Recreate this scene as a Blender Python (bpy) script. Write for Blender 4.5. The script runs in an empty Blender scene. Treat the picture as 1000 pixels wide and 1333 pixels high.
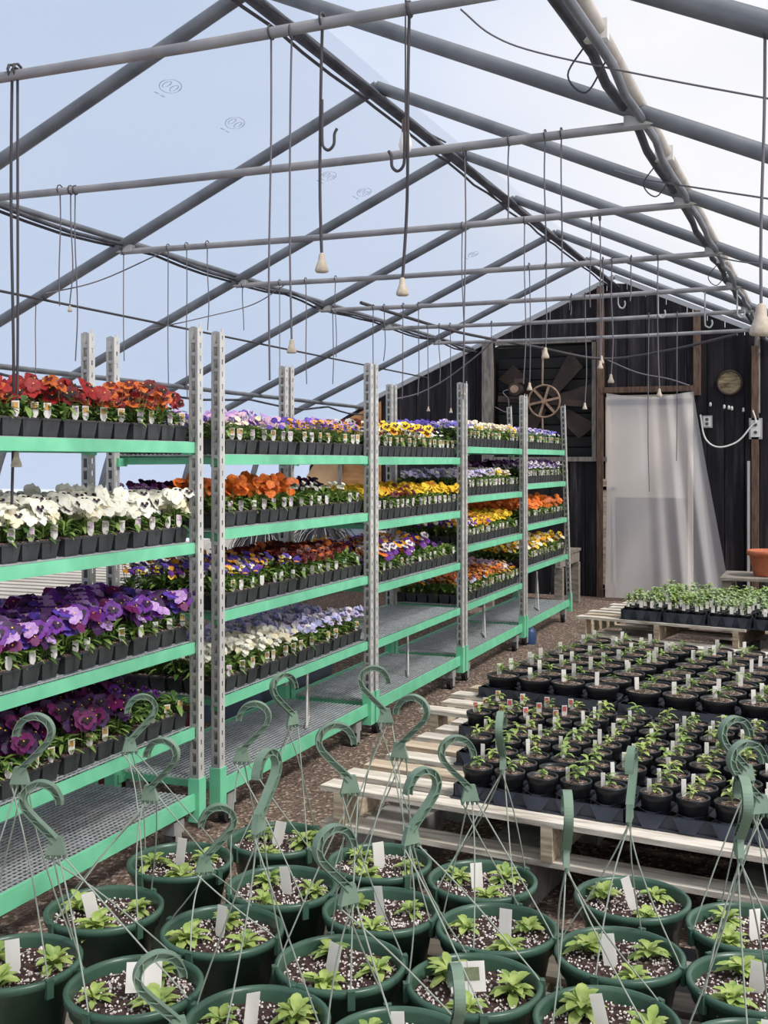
import bpy, math, random
from mathutils import Vector, Matrix, Euler
R = random.Random(7)
sc = bpy.context.scene
col = sc.collection
PI = math.pi

# ------------------------------------------------------------------ camera model
FPX, HOR, EYE = 1450.0, 600.0, 1.5
SY, CY = .376, .927            # sine / cosine of the camera's turn to the left of the house axis

def at(px, py, X=None, Y=None, z=None, d=None):
    """world point on the sight line of a pixel, met with one plane"""
    t = (px - 500) / FPX; v = (HOR - py) / FPX
    kx, ky = CY * t - SY, SY * t + CY
    if d is None:
        d = X / kx if X is not None else Y / ky if Y is not None else (z - EYE) / v
    return Vector((kx * d, ky * d, EYE + v * d))

cam = bpy.data.cameras.new('camera'); camo = bpy.data.objects.new('camera', cam); col.objects.link(camo)
camo.location = (0, 0, EYE)
camo.rotation_euler = (PI / 2, 0, math.atan2(SY, CY))
cam.sensor_fit = 'AUTO'; cam.sensor_width = 36; cam.lens = FPX / 1333 * 36
cam.shift_y = -(666.5 - HOR) / 1333; cam.clip_end = 200
sc.camera = camo

# ------------------------------------------------------------------ materials
def srgb(c):
    return tuple((x / 255 / 12.92 if x <= 10 else ((x / 255 + .055) / 1.055) ** 2.4) for x in c) + (1,)

MATS = {}
def mat(name, c, rough=.6, metal=0, c2=None, scale=20, bump=0, detail=4, stretch=None, spec=.4, lo=.35, hi=.65, sheer=0):
    if name in MATS: return MATS[name]
    m = bpy.data.materials.new(name); m.use_nodes = True; nt = m.node_tree; b = nt.nodes['Principled BSDF']
    b.inputs['Base Color'].default_value = srgb(c); b.inputs['Roughness'].default_value = rough
    b.inputs['Metallic'].default_value = metal; b.inputs['Specular IOR Level'].default_value = spec
    if c2 or bump:
        tc = nt.nodes.new('ShaderNodeTexCoord'); mp = nt.nodes.new('ShaderNodeMapping')
        nt.links.new(tc.outputs['Object'], mp.inputs[0])
        if stretch: mp.inputs['Scale'].default_value = stretch
        n = nt.nodes.new('ShaderNodeTexNoise'); n.inputs['Scale'].default_value = scale; n.inputs['Detail'].default_value = detail
        nt.links.new(mp.outputs[0], n.inputs['Vector'])
        if c2:
            r = nt.nodes.new('ShaderNodeValToRGB'); r.color_ramp.elements[0].position = lo; r.color_ramp.elements[1].position = hi
            r.color_ramp.elements[0].color = srgb(c); r.color_ramp.elements[1].color = srgb(c2)
            nt.links.new(n.outputs['Fac'], r.inputs[0]); nt.links.new(r.outputs[0], b.inputs['Base Color'])
        if bump:
            bp = nt.nodes.new('ShaderNodeBump'); bp.inputs['Strength'].default_value = bump; bp.inputs['Distance'].default_value = .01
            nt.links.new(n.outputs['Fac'], bp.inputs['Height']); nt.links.new(bp.outputs[0], b.inputs['Normal'])
    if sheer:
        tr = nt.nodes.new('ShaderNodeBsdfTranslucent'); tr.inputs[0].default_value = srgb(c)
        mx = nt.nodes.new('ShaderNodeMixShader'); mx.inputs[0].default_value = sheer
        nt.links.new(b.outputs[0], mx.inputs[1]); nt.links.new(tr.outputs[0], mx.inputs[2])
        nt.links.new(mx.outputs[0], nt.nodes['Material Output'].inputs[0])
    MATS[name] = m
    return m

def film(name, tint, clear, haze, front=0):
    m = bpy.data.materials.new(name); m.use_nodes = True; nt = m.node_tree; nt.nodes.remove(nt.nodes['Principled BSDF'])
    t = nt.nodes.new('ShaderNodeBsdfTransparent'); t.inputs[0].default_value = tint + (1,)
    l = nt.nodes.new('ShaderNodeBsdfDiffuse' if front else 'ShaderNodeBsdfTranslucent'); l.inputs[0].default_value = haze + (1,)
    g = nt.nodes.new('ShaderNodeBsdfGlossy'); g.inputs['Roughness'].default_value = .3
    tc = nt.nodes.new('ShaderNodeTexCoord'); n = nt.nodes.new('ShaderNodeTexNoise'); n.inputs['Scale'].default_value = .8; n.inputs['Detail'].default_value = 5
    nt.links.new(tc.outputs['Object'], n.inputs['Vector'])
    mr = nt.nodes.new('ShaderNodeMapRange'); mr.inputs['To Min'].default_value = 1 - clear - .1; mr.inputs['To Max'].default_value = 1 - clear + .1
    nt.links.new(n.outputs['Fac'], mr.inputs[0])
    a = nt.nodes.new('ShaderNodeMixShader'); nt.links.new(mr.outputs[0], a.inputs[0]); nt.links.new(t.outputs[0], a.inputs[1]); nt.links.new(l.outputs[0], a.inputs[2])
    b = nt.nodes.new('ShaderNodeMixShader'); b.inputs[0].default_value = .04; nt.links.new(a.outputs[0], b.inputs[1]); nt.links.new(g.outputs[0], b.inputs[2])
    nt.links.new(b.outputs[0], nt.nodes['Material Output'].inputs[0])
    return m

M = dict(
    steel=mat('dull_steel_pipe', (92, 96, 102), .5, .3, (116, 119, 124), 6, .05), tie=mat('worn_tie_pipe', (122, 122, 126), .5, .25, (152, 149, 150), 6, .05),
    darksteel=mat('dark_ridge_pipe', (52, 54, 62), .6, .3, (84, 84, 92), 8),
    beigepipe=mat('beige_conduit', (165, 155, 145), .5, .2, (196, 186, 174), 5),
    galv=mat('galvanised_post', (150, 150, 150), .5, .3, (176, 175, 170), 12, .0),
    galvlight=mat('galvanised_bright', (190, 188, 184), .5, .2, (210, 207, 200), 10),
    green=mat('mint_green_paint', (106, 190, 148), .5, 0, (122, 204, 162), 9, .03),
    mesh=mat('wire_mesh', (160, 164, 166), .5, .2, (186, 190, 192), 20),
    black=mat('black_cell_plastic', (44, 44, 46), .5, 0, (60, 60, 62), 15),
    pot=mat('black_pot_plastic', (24, 25, 27), .42, 0, (34, 35, 38), 15),
    tray=mat('slate_tray_plastic', (40, 43, 52), .4, 0, (58, 61, 70), 12),
    wire=mat('dark_cord', (62, 58, 62), .6), cord=mat('grey_cord', (98, 94, 100), .6),
    bell=mat('beige_weight', (196, 184, 168), .55, 0, (168, 152, 132), 60),
    potgreen=mat('green_pot_plastic', (50, 78, 64), .34, 0, (64, 92, 76), 12),
    hook=mat('green_hook_plastic', (92, 114, 98), .36, 0, (118, 138, 120), 14),
    strand=mat('pale_strand', (142, 150, 138), .5),
    tag=mat('white_tag', (236, 232, 226), .5, sheer=.3), tagc=mat('printed_tag_centre', (150, 140, 110), .6, 0, (210, 150, 60), 90),
    redtag=mat('red_tag', (196, 92, 92), .5), tagline=mat('tag_print_grey', (150, 146, 150), .6),
    leaf=mat('leaf_green', (104, 136, 62), .5, 0, (150, 174, 94), 30, sheer=.25),
    leafd=mat('leaf_dark_green', (52, 84, 38), .5, 0, (76, 108, 46), 30, sheer=.2),
    lime=mat('seedling_lime', (150, 172, 88), .5, 0, (188, 202, 122), 40, sheer=.3),
    lime2=mat('young_leaf_green', (124, 152, 78), .5, 0, (162, 182, 104), 40, sheer=.25),
    sage=mat('sage_leaf', (146, 172, 112), .5, 0, (196, 212, 164), 40, sheer=.25),
    wood=mat('pale_pallet_wood', (150, 140, 126), .75, 0, (218, 209, 196), 6, .3, stretch=(1, 7, 7), lo=.3, hi=.62),
    woody=mat('yellow_pallet_wood', (142, 124, 104), .75, 0, (200, 184, 160), 6, .3, stretch=(1, 7, 7), lo=.3, hi=.62),
    oldwood=mat('weathered_wood', (112, 104, 96), .8, 0, (152, 144, 132), 7, .3, stretch=(1, 7, 7)),
    bench=mat('bench_slat_wood', (168, 160, 150), .8, 0, (198, 190, 178), 5, .2, stretch=(1, 8, 8)),
    ply=mat('plywood_sheet', (150, 104, 60), .7, 0, (176, 130, 82), 5, .1, stretch=(1, 1, 4)),
    tan=mat('tan_board', (178, 142, 100), .7, 0, (192, 158, 116), 5),
    post=mat('grey_timber_post', (92, 88, 84), .8, 0, (128, 122, 114), 8, .2, stretch=(6, 6, 1)),
    brown=mat('brown_timber', (72, 54, 44), .8, 0, (104, 82, 68), 8, .2, stretch=(6, 6, 1)),
    fan=mat('rusty_brown_blade', (46, 38, 34), .8, 0, (66, 54, 47), 5),
    rust=mat('rusty_pulley', (128, 104, 88), .7, .2, (158, 132, 112), 20),
    concrete=mat('concrete_block', (128, 126, 122), .9, 0, (158, 156, 150), 20, .3),
    terra=mat('terracotta', (176, 96, 66), .7, 0, (196, 116, 84), 12),
    maroon=mat('maroon_plastic', (98, 34, 32), .5), bluegrey=mat('blue_grey_plastic', (96, 106, 124), .5, 0, (110, 120, 138), 8),
    rubber=mat('rubber_wheel', (40, 40, 42), .8), white=mat('white_plastic_fitting', (206, 204, 200), .5),
    cream=mat('cream_door_panel', (214, 200, 178), .7, 0, (226, 214, 196), 2, lo=.3, hi=.7),
    insul=mat('white_trim_paint', (150, 152, 156), .6), mark=film('film_print', (.9, .92, .96), .62, (.5, .55, .65), 1),
    interior=mat('dark_void_board', (26, 24, 24), .9),
    doorlow=mat('brown_door_board', (104, 86, 76), .8, 0, (128, 110, 100), 5),
)

# soil mixes
def soil(name, base, base2, fleck, thr, scale):
    m = bpy.data.materials.new(name); m.use_nodes = True; nt = m.node_tree; b = nt.nodes['Principled BSDF']
    b.inputs['Roughness'].default_value = .95
    tc = nt.nodes.new('ShaderNodeTexCoord')
    v = nt.nodes.new('ShaderNodeTexVoronoi'); v.inputs['Scale'].default_value = scale; nt.links.new(tc.outputs['Object'], v.inputs['Vector'])
    n = nt.nodes.new('ShaderNodeTexNoise'); n.inputs['Scale'].default_value = scale * .6; n.inputs['Detail'].default_value = 6; nt.links.new(tc.outputs['Object'], n.inputs['Vector'])
    r = nt.nodes.new('ShaderNodeValToRGB'); r.color_ramp.elements[0].position = .35; r.color_ramp.elements[1].position = .68
    r.color_ramp.elements[0].color = srgb(base); r.color_ramp.elements[1].color = srgb(base2); nt.links.new(n.outputs['Fac'], r.inputs[0])
    sp = nt.nodes.new('ShaderNodeSeparateColor'); nt.links.new(v.outputs['Color'], sp.inputs[0])
    gt = nt.nodes.new('ShaderNodeMath'); gt.operation = 'GREATER_THAN'; gt.inputs[1].default_value = thr; nt.links.new(sp.outputs[0], gt.inputs[0])
    mx = nt.nodes.new('ShaderNodeMix'); mx.data_type = 'RGBA'; nt.links.new(gt.outputs[0], mx.inputs[0]); nt.links.new(r.outputs[0], mx.inputs[6]); mx.inputs[7].default_value = srgb(fleck)
    nt.links.new(mx.outputs[2], b.inputs['Base Color'])
    bp = nt.nodes.new('ShaderNodeBump'); bp.inputs['Strength'].default_value = .7; bp.inputs['Distance'].default_value = .02
    nt.links.new(v.outputs['Distance'], bp.inputs['Height']); nt.links.new(bp.outputs[0], b.inputs['Normal'])
    return m
M['soil'] = soil('potting_soil_with_perlite', (44, 27, 24), (80, 54, 48), (190, 176, 170), .9, 110)
M['soilb'] = soil('bark_potting_soil', (62, 46, 40), (112, 88, 76), (170, 150, 132), .8, 120)
M['gravel'] = soil('gravel_and_wood_chips', (82, 66, 57), (130, 108, 94), (164, 146, 130), .86, 70)
M['perlite'] = mat('perlite', (226, 216, 210), .9)

# planks of the old barn wall: dark grey boards with streaks running down them
def barn():
    m = bpy.data.materials.new('weathered_barn_boards'); m.use_nodes = True; nt = m.node_tree; b = nt.nodes['Principled BSDF']
    b.inputs['Roughness'].default_value = .85; b.inputs['Specular IOR Level'].default_value = .2
    tc = nt.nodes.new('ShaderNodeTexCoord'); mp = nt.nodes.new('ShaderNodeMapping'); mp.inputs['Scale'].default_value = (5.5, 1, .35)
    nt.links.new(tc.outputs['Object'], mp.inputs[0])
    n = nt.nodes.new('ShaderNodeTexNoise'); n.inputs['Scale'].default_value = 2.4; n.inputs['Detail'].default_value = 8; n.inputs['Roughness'].default_value = .7
    nt.links.new(mp.outputs[0], n.inputs['Vector'])
    r = nt.nodes.new('ShaderNodeValToRGB'); cr = r.color_ramp
    cr.elements[0].position = .3; cr.elements[0].color = srgb((16, 15, 18)); cr.elements[1].position = .78; cr.elements[1].color = srgb((96, 94, 100))
    e = cr.elements.new(.52); e.color = srgb((36, 34, 38)); e = cr.elements.new(.62); e.color = srgb((58, 54, 56))
    nt.links.new(n.outputs['Fac'], r.inputs[0]); nt.links.new(r.outputs[0], b.inputs['Base Color'])
    return m
M['barn'] = barn()
M['film'] = film('greenhouse_film', (.93, .95, .985), .80, (.52, .55, .62))
M['film_wall'] = film('hazy_wall_film', (.92, .94, .98), .55, (.85, .87, .95))
M['drape'] = film('milky_door_plastic', (.93, .92, .94), .60, (.72, .69, .68), 1)
_ = None

PET = {k: mat('petal_' + k, c, .55, 0, c2, 60, sheer=.25) for k, (c, c2) in dict(
    red=((132, 16, 18), (172, 32, 26)), crimson=((96, 12, 18), (128, 24, 28)), redorange=((182, 70, 30), (214, 120, 48)),
    orange=((226, 98, 24), (242, 140, 50)), amber=((240, 160, 30), (250, 190, 60)), yellow=((240, 200, 20), (250, 218, 60)),
    white=((232, 230, 214), (246, 244, 232)), cream=((238, 228, 190), (246, 238, 212)), lavender=((200, 188, 222), (226, 218, 238)),
    lilac=((170, 124, 196), (214, 178, 222)), purple=((88, 28, 128), (124, 52, 160)), violet=((78, 52, 160), (112, 84, 190)),
    darkpurple=((48, 14, 66), (72, 22, 88)), magenta=((92, 16, 76), (122, 30, 100)), maroon=((78, 14, 20), (108, 24, 28)),
    blue=((96, 84, 190), (130, 120, 214)), paleblue=((168, 172, 226), (206, 208, 242)), bronze=((176, 90, 34), (208, 128, 62)),
    pink=((214, 168, 190), (230, 198, 208)), deep=((30, 8, 40), (42, 12, 52)), black=((18, 8, 16), (30, 12, 20)), eye=((240, 200, 40), (250, 210, 60)),
).items()}

# ------------------------------------------------------------------ mesh builder
class MB:
    def __init__(s): s.v, s.f, s.m, s.mats, s.sm = [], [], [], [], []
    def mi(s, m):
        if m not in s.mats: s.mats.append(m)
        return s.mats.index(m)
    def add(s, vs, fs, m, smooth=False):
        o = len(s.v); k = s.mi(m)
        s.v += [tuple(v) for v in vs]
        for f in fs: s.f.append([i + o for i in f]); s.m.append(k); s.sm.append(smooth)
    def box(s, c, size, m, rot=None, taper=1):
        hx, hy, hz = size[0] / 2, size[1] / 2, size[2] / 2
        vs = [Vector((x * hx * (taper if z < 0 else 1), y * hy * (taper if z < 0 else 1), z * hz)) for z in (-1, 1) for y in (-1, 1) for x in (-1, 1)]
        if rot is not None: vs = [rot @ v for v in vs]
        c = Vector(c)
        s.add([v + c for v in vs], [(0, 2, 3, 1), (4, 5, 7, 6), (0, 1, 5, 4), (2, 6, 7, 3), (0, 4, 6, 2), (1, 3, 7, 5)], m)
    def bar(s, a, b, w, h, m):
        a, b = Vector(a), Vector(b); d = b - a
        q = d.to_track_quat('X', 'Z').to_matrix()
        s.box((a + b) / 2, (d.length, w, h), m, q)
    def tube(s, pts, r, m, n=8, cap=True):
        pts = [Vector(p) for p in pts]; k = len(pts); rs = r if isinstance(r, (list, tuple)) else [r] * k
        vs = []; u = None
        for i, p in enumerate(pts):
            t = (pts[min(i + 1, k - 1)] - pts[max(i - 1, 0)])
            t = t.normalized() if t.length > 1e-9 else Vector((0, 0, 1))
            if u is None: u = t.orthogonal().normalized()
            else:
                u = u - t * u.dot(t); u = u.normalized() if u.length > 1e-6 else t.orthogonal().normalized()
            w = t.cross(u)
            for j in range(n):
                a = 2 * PI * j / n; vs.append(p + (u * math.cos(a) + w * math.sin(a)) * rs[i])
        fs = [(i * n + j, i * n + (j + 1) % n, (i + 1) * n + (j + 1) % n, (i + 1) * n + j) for i in range(k - 1) for j in range(n)]
        s.add(vs, fs, m, True)
        if cap: s.add(vs[:n], [tuple(reversed(range(n)))], m); s.add(vs[-n:], [tuple(range(n))], m)
    def lathe(s, prof, m, n=24, c=(0, 0, 0), smooth=True, wob=None):
        vs = []
        for r, z in prof:
            for j in range(n):
                a = 2 * PI * j / n; rr = r * (1 + (wob * math.sin(3 * a) if wob else 0)); vs.append((c[0] + rr * math.cos(a), c[1] + rr * math.sin(a), c[2] + z))
        k = len(prof)
        s.add(vs, [(i * n + j, i * n + (j + 1) % n, (i + 1) * n + (j + 1) % n, (i + 1) * n + j) for i in range(k - 1) for j in range(n)], m, smooth)
    def disc(s, c, r, m, n=20, nrm=None):
        vs = [Vector((r * math.cos(2 * PI * j / n), r * math.sin(2 * PI * j / n), 0)) for j in range(n)]
        if nrm is not None:
            q = Vector(nrm).to_track_quat('Z', 'Y').to_matrix(); vs = [q @ v for v in vs]
        s.add([v + Vector(c) for v in vs], [tuple(range(n))], m)
    def leaf(s, base, dirv, up, L, W, m, droop=.2):
        """a folded, drooping leaf of eight faces"""
        d = Vector(dirv).normalized(); up = Vector(up); side = d.cross(up)
        side = side.normalized() if side.length > 1e-6 else Vector((1, 0, 0)); n = side.cross(d).normalized()
        base = Vector(base); vs = []
        for t, w, z in ((0, .12, 0), (.35, .7, .10), (.68, 1, .04), (.9, .6, -.12)):
            c = base + d * L * t + n * L * (z - droop * t * t)
            vs += [c - side * W * w / 2 + n * W * .14, c, c + side * W * w / 2 + n * W * .14]
        vs.append(base + d * L * 1.0 + n * L * (-.2 - droop))
        fs = []
        for i in range(3):
            a = i * 3; fs += [(a, a + 1, a + 4, a + 3), (a + 1, a + 2, a + 5, a + 4)]
        fs += [(9, 10, 12), (10, 11, 12)]
        s.add(vs, fs, m, True)
    def mesh(s, name):
        me = bpy.data.meshes.new(name); me.from_pydata(s.v, [], s.f)
        for m in s.mats: me.materials.append(m)
        me.polygons.foreach_set('material_index', s.m); me.polygons.foreach_set('use_smooth', s.sm); me.update()
        return me
    def build(s, name, parent=None, loc=(0, 0, 0), rz=0): return obj(name, s.mesh(name), parent, loc, rz)

def obj(name, me, parent=None, loc=(0, 0, 0), rz=0, sc_=None):
    o = bpy.data.objects.new(name, me); col.objects.link(o); o.location = loc
    if rz: o.rotation_euler = (0, 0, rz)
    if sc_: o.scale = (sc_, sc_, sc_)
    if parent: o.parent = parent
    return o
def tag(o, label, cat, group=None):
    o['label'] = label; o['category'] = cat
    if group: o['group'] = group
    return o
def thing(name, label, cat, loc=(0, 0, 0), rz=0, group=None): return tag(obj(name, None, None, loc, rz), label, cat, group)
def struct(mb, name, parent=None):
    o = mb.build(name, parent)
    if not parent: o['kind'] = 'structure'
    return o
ORD = ['first', 'second', 'third', 'fourth', 'fifth', 'sixth', 'seventh', 'eighth', 'ninth', 'tenth', 'eleventh', 'twelfth', 'thirteenth', 'fourteenth', 'fifteenth', 'sixteenth']
def curve(pts, k=6):
    """Catmull-Rom through points"""
    pts = [Vector(p) for p in pts]; out = []
    P = [pts[0] * 2 - pts[1]] + pts + [pts[-1] * 2 - pts[-2]]
    for i in range(1, len(P) - 2):
        a, b, c, d = P[i - 1:i + 3]
        for j in range(k):
            t = j / k; out.append(.5 * ((2 * b) + (c - a) * t + (2 * a - 5 * b + 4 * c - d) * t * t + (3 * b - a - 3 * c + d) * t ** 3))
    out.append(pts[-1]); return out

# ------------------------------------------------------------------ the shell
RX, RZ, SL = -2.25, 3.50, .447           # ridge line and roof slope
HALF = 3.9; YG = 12.3; Y0 = -1.2
def roof_profile(off=0.0):
    """half profile from ridge outwards: (distance, height)"""
    p = [(0, RZ), (1.6, RZ - SL * 1.6), (3.1, RZ - SL * 3.1), (3.42, RZ - SL * 3.1 - .17), (3.64, 1.66), (3.78, 1.28), (3.86, .85), (3.9, .4), (3.9, 0)]
    return [(a + (off if a > 3.2 else off * .4 * (a > 0)), b + (off if a < 3.4 else off * .5 if b > 0 else 0)) for a, b in p]

f = MB(); f.box((RX, 5.5, -.05), (7.9, 13.8, .1), M['gravel']); struct(f, 'floor')
f = MB(); f.box((RX, 6, -.16), (90, 90, .1), mat('pale_snowy_ground', (206, 210, 222), .9, 0, (222, 224, 232), .3)); struct(f, 'ground')
def sheet(prof, side, name, m, y0, y1):
    b = MB(); ys = [y0 + (y1 - y0) * i / 24 for i in range(25)]; k = len(prof)
    for i, y in enumerate(ys[:-1]):
        pass
    vs = [(RX + side * a, y, z + .006 * math.sin(y * 9 + a * 5)) for y in ys for a, z in prof]
    fs = [(i * k + j, i * k + j + 1, (i + 1) * k + j + 1, (i + 1) * k + j) for i in range(24) for j in range(k - 1)]
    b.add(vs, fs, m, True); return struct(b, name)
OUT = roof_profile(.055)
sheet(OUT[:4], -1, 'ceiling_left', M['film'], Y0, YG + .1); sheet(OUT[:4], 1, 'ceiling_right', M['film'], Y0, YG + .1)
sheet(OUT[3:], -1, 'wall_left', M['film_wall'], Y0, YG + .1); sheet(OUT[3:], 1, 'wall_right', M['film_wall'], Y0, YG + .1)

def roof_z(X, prof=None):
    a = abs(X - RX); p = prof or roof_profile()
    for (a0, z0), (a1, z1) in zip(p, p[1:]):
        if a0 <= a <= a1 and a1 > a0: return z0 + (z1 - z0) * (a - a0) / (a1 - a0)
    return 0
# far gable of upright boards, open where the fan and the door are
FX0, FX1, FZ0, FZ1 = -3.62, -2.45, 1.54, 2.82
DX0, DX1, DZ1 = -2.34, -1.42, 2.24
b = MB(); x = RX - HALF; rr = random.Random(3)
while x < RX + HALF - .02:
    w = rr.choice((.15, .18, .2, .22)); 
    for e in (FX0, FX1, DX0, DX1, -5.02):
        if x < e - 1e-4 < x + w: w = e - x
    w = min(w, RX + HALF - x); xm = x + w / 2; yy = YG + rr.uniform(0, .012)
    def board(z0, z1a, z1b):
        x0, x1 = x + .004, x + w - .004
        vs = [(x0, yy, z0), (x1, yy, z0), (x1, yy, z1b), (x0, yy, z1a), (x0, yy + .03, z0), (x1, yy + .03, z0), (x1, yy + .03, z1b), (x0, yy + .03, z1a)]
        b.add(vs, [(0, 1, 2, 3), (5, 4, 7, 6), (1, 5, 6, 2), (4, 0, 3, 7), (3, 2, 6, 7), (0, 4, 5, 1)], M['barn'])
    za, zb = roof_z(x), roof_z(x + w)
    if FX0 - 1e-3 <= xm <= FX1: board(0, FZ0, FZ0); board(FZ1, za, zb)
    elif DX0 <= xm <= DX1: board(DZ1, za, zb)
    else: board(0, za, zb)
    x += w
bp = roof_profile(-.03); ring = [(RX - a, YG + .16, max(z - .02, 0)) for a, z in reversed(bp)] + [(RX + a, YG + .16, max(z - .02, 0)) for a, z in bp[1:]]
b.add(ring, [tuple(range(len(ring)))], M['interior']); b.add([(x_, y_ + .02, z_) for x_, y_, z_ in ring], [tuple(reversed(range(len(ring))))], M['interior'])  # added near-black backing sheet, keeps daylight from leaking through the board gaps
wall = struct(b, 'wall_far')
t = MB()
for s in (-1, 1):
    t.bar((RX, YG - .03, RZ + .02), (RX + s * 3.1, YG - .03, RZ - SL * 3.1 + .02), .03, .05, M['insul'])
struct(t, 'trim_gable_edge')
for nm, xx, w, z0, z1, m in (('trim_post_fan_side', -3.69, .12, 0, 2.85, 'post'), ('trim_post_ridge', -2.40, .07, 0, 3.42, 'brown'), ('trim_post_door_side', -1.37, .07, 2.2, 3.1, 'brown'), ('trim_post_right', -.78, .07, 0, 2.7, 'brown')):
    t = MB(); t.box((xx, YG - .04, (z0 + z1) / 2), (w, .08, z1 - z0), M[m]); struct(t, nm)
t = MB(); t.box((-3.0, YG - .03, 1.52), (1.35, .06, .05), M['post']); t.box((-3.0, YG - .03, 2.84), (1.2, .05, .05), M['post']); t.box((-2.47, YG - .03, 2.18), (.045, .05, 1.3), M['post']); struct(t, 'trim_fan_frame')
t = MB(); t.box((-1.9, YG - .05, 2.275), (1.0, .07, .06), M['brown']); struct(t, 'trim_door_head')
# pale sheets lining the left corner of the gable
t = MB()
for i, (xa, xb, mm) in enumerate(((-6.0, -5.55, 'tan'), (-5.53, -5.02, 'ply'))):
    z1 = min(roof_z(xa), roof_z(xb)) - .06
    vs = [(xa, YG - .03, .75), (xb, YG - .03, .75), (xb, YG - .03, roof_z(xb) - .05), (xa, YG - .03, roof_z(xa) - .05)]
    vs += [(a, c + .02, d) for a, c, d in vs]
    t.add(vs, [(0, 1, 2, 3), (5, 4, 7, 6), (3, 2, 6, 7), (1, 5, 6, 2), (4, 0, 3, 7), (0, 4, 5, 1)], M[mm])
t.box((-5.54, YG - .05, 1.3), (.05, .04, 1.1), M['post']); t.box((-5.5, YG - .06, 1.55), (.95, .04, .05), M['brown'])
tag(t.build('board_panel'), 'tan and orange plywood sheets lining left corner of dark barn wall', 'panel')
# printed marks on the film
for i, (px, py) in enumerate(((222, 112), (306, 160), (428, 229), (474, 250), (616, 331))):
    # sight line meets left roof plane z = RZ + SL*(X-RX)
    tt = (px - 500) / FPX; v = (HOR - py) / FPX; kx = CY * tt - SY
    d = (RZ + .03 - SL * RX - EYE) / (v - SL * kx); P = at(px, py, d=d)
    b = MB(); w = .055
    def pt(u, vv): return Vector((0, u, 0)) + Vector((1, 0, SL)).normalized() * vv
    for e in (1.0,):
        ring = [pt(w * 1.3 * math.cos(a) * e, w * .8 * math.sin(a) * e) for a in [2 * PI * j / 20 for j in range(21)]]
        b.tube(ring, .0028, M['mark'], 4)
    for q in (-.03, .03): b.tube([pt(q + .018 * math.cos(a), .024 * math.sin(a)) for a in [PI * j / 6 for j in range(13)]], .0025, M['mark'], 4)
    for q in range(2):
        for j in range(3): b.box(pt(-.03 + q * .05 + j * .012, -.07), (.012, .006, .002), M['mark'])
    o = b.build('printed_mark', bpy.data.objects['ceiling_left'], P)

# ------------------------------------------------------------------ roof frame
BENTS = [1.40, 2.80, 4.10, 5.45, 6.80, 8.18, 9.52, 10.9]
near_word = ['hoop truss nearest the camera, mostly above the frame', 'second hoop truss, its tie bar crossing the top corner']
for i, y in enumerate(BENTS):
    lab = f'grey pipe roof truss with tie bar, {ORD[i]} from the camera towards the barn wall'
    T = thing('roof_truss', lab, 'truss', (RX, y, 0), 0, 'pipe trusses under the film roof')
    base = roof_profile(-.02)
    for s in (-1, 1):
        pts = [(s * a, 0, z) for a, z in base]
        pts = pts[:2] + curve(pts[2:], 4)
        b = MB(); b.tube(pts, .032, M['steel'], 10); b.build('rafter', T)
    b = MB(); zt = 2.72
    b.tube([(-1.62, 0, zt), (-.5, 0, zt - .012), (.5, 0, zt - .012), (1.62, 0, zt)], .0175, M['tie'], 8); b.build('tie_bar', T)
    for s in (-1, 1):
        b = MB(); b.box((s * 1.60, 0, zt + .015), (.13, .04, .04), M['galv']); b.tube([(s * 1.6, -.03, zt + .01), (s * 1.6, .03, zt + .01)], .009, M['darksteel'], 6)
        b.build('bracket', T)
def purlin(name, X, z, r, m, label, sag=0, y0=Y0, y1=YG - .02, extra=()):
    b = MB(); b.tube([(X, y0, z), (X, y1, z)], r, m, 10)
    for dx, dz, rr_, mm in extra:
        n = 46; pts = [(X + dx + .008 * math.sin(i * 2.1), y0 + (y1 - y0) * i / n, z + dz - abs(math.sin(i * PI / 6)) * sag + .006 * math.sin(i * 1.7)) for i in range(n + 1)]
        c = MB(); 
        b.tube(pts, rr_, mm, 6)
    return tag(b.build(name), label, 'pipe')
purlin('ridge_pipe', RX, RZ - .075, .03, M['darksteel'], 'dark ridge pipe with cables bundled along it', .0, extra=((.045, -.02, .010, M['darksteel']), (-.04, -.03, .008, M['wire'])))
purlin('purlin_pipe', -3.87, 2.79, .018, M['steel'], 'grey side pipe with black cables tied along it, left of ridge', .03, extra=((.03, -.015, .013, M['darksteel']), (-.03, -.02, .009, M['wire'])))
purlin('purlin_pipe', -.66, 2.80, .022, M['beigepipe'], 'paired beige and grey pipes running along the right roof slope', .014, extra=((-.055, -.01, .018, M['darksteel']), (.01, -.06, .016, M['steel'])))
purlin('purlin_pipe', -5.17, 2.13, .02, M['steel'], 'low grey eave pipe with dark pipe beneath, above left wall', .05, extra=((.0, -.04, .011, M['darksteel']),))
purlin('tension_wire', -4.42, 2.47, .008, M['wire'], 'dark tension wire stretched lengthwise below left roof slope')
for X, z, y0_, y1_, lb in ((-.42, 2.55, 1.5, 9, 'one'),):
    pass
# ties at the right-hand clamps
for i, y in enumerate((3.35, 4.8, 7.4)):
    b = MB(); b.box((-.67, y, 2.795), (.075, .035, .06), M['white']); b.tube(curve([(-.70, y, 2.76), (-.76, y + .02, 2.68), (-.71, y + .05, 2.63), (-.64, y, 2.70)]), .003, M['wire'], 5)
    tag(b.build('pipe_clamp'), f'pale clamp tying the paired right roof pipes, {ORD[i]} from the camera', 'clamp', 'clamps on the right roof pipes')
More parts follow.
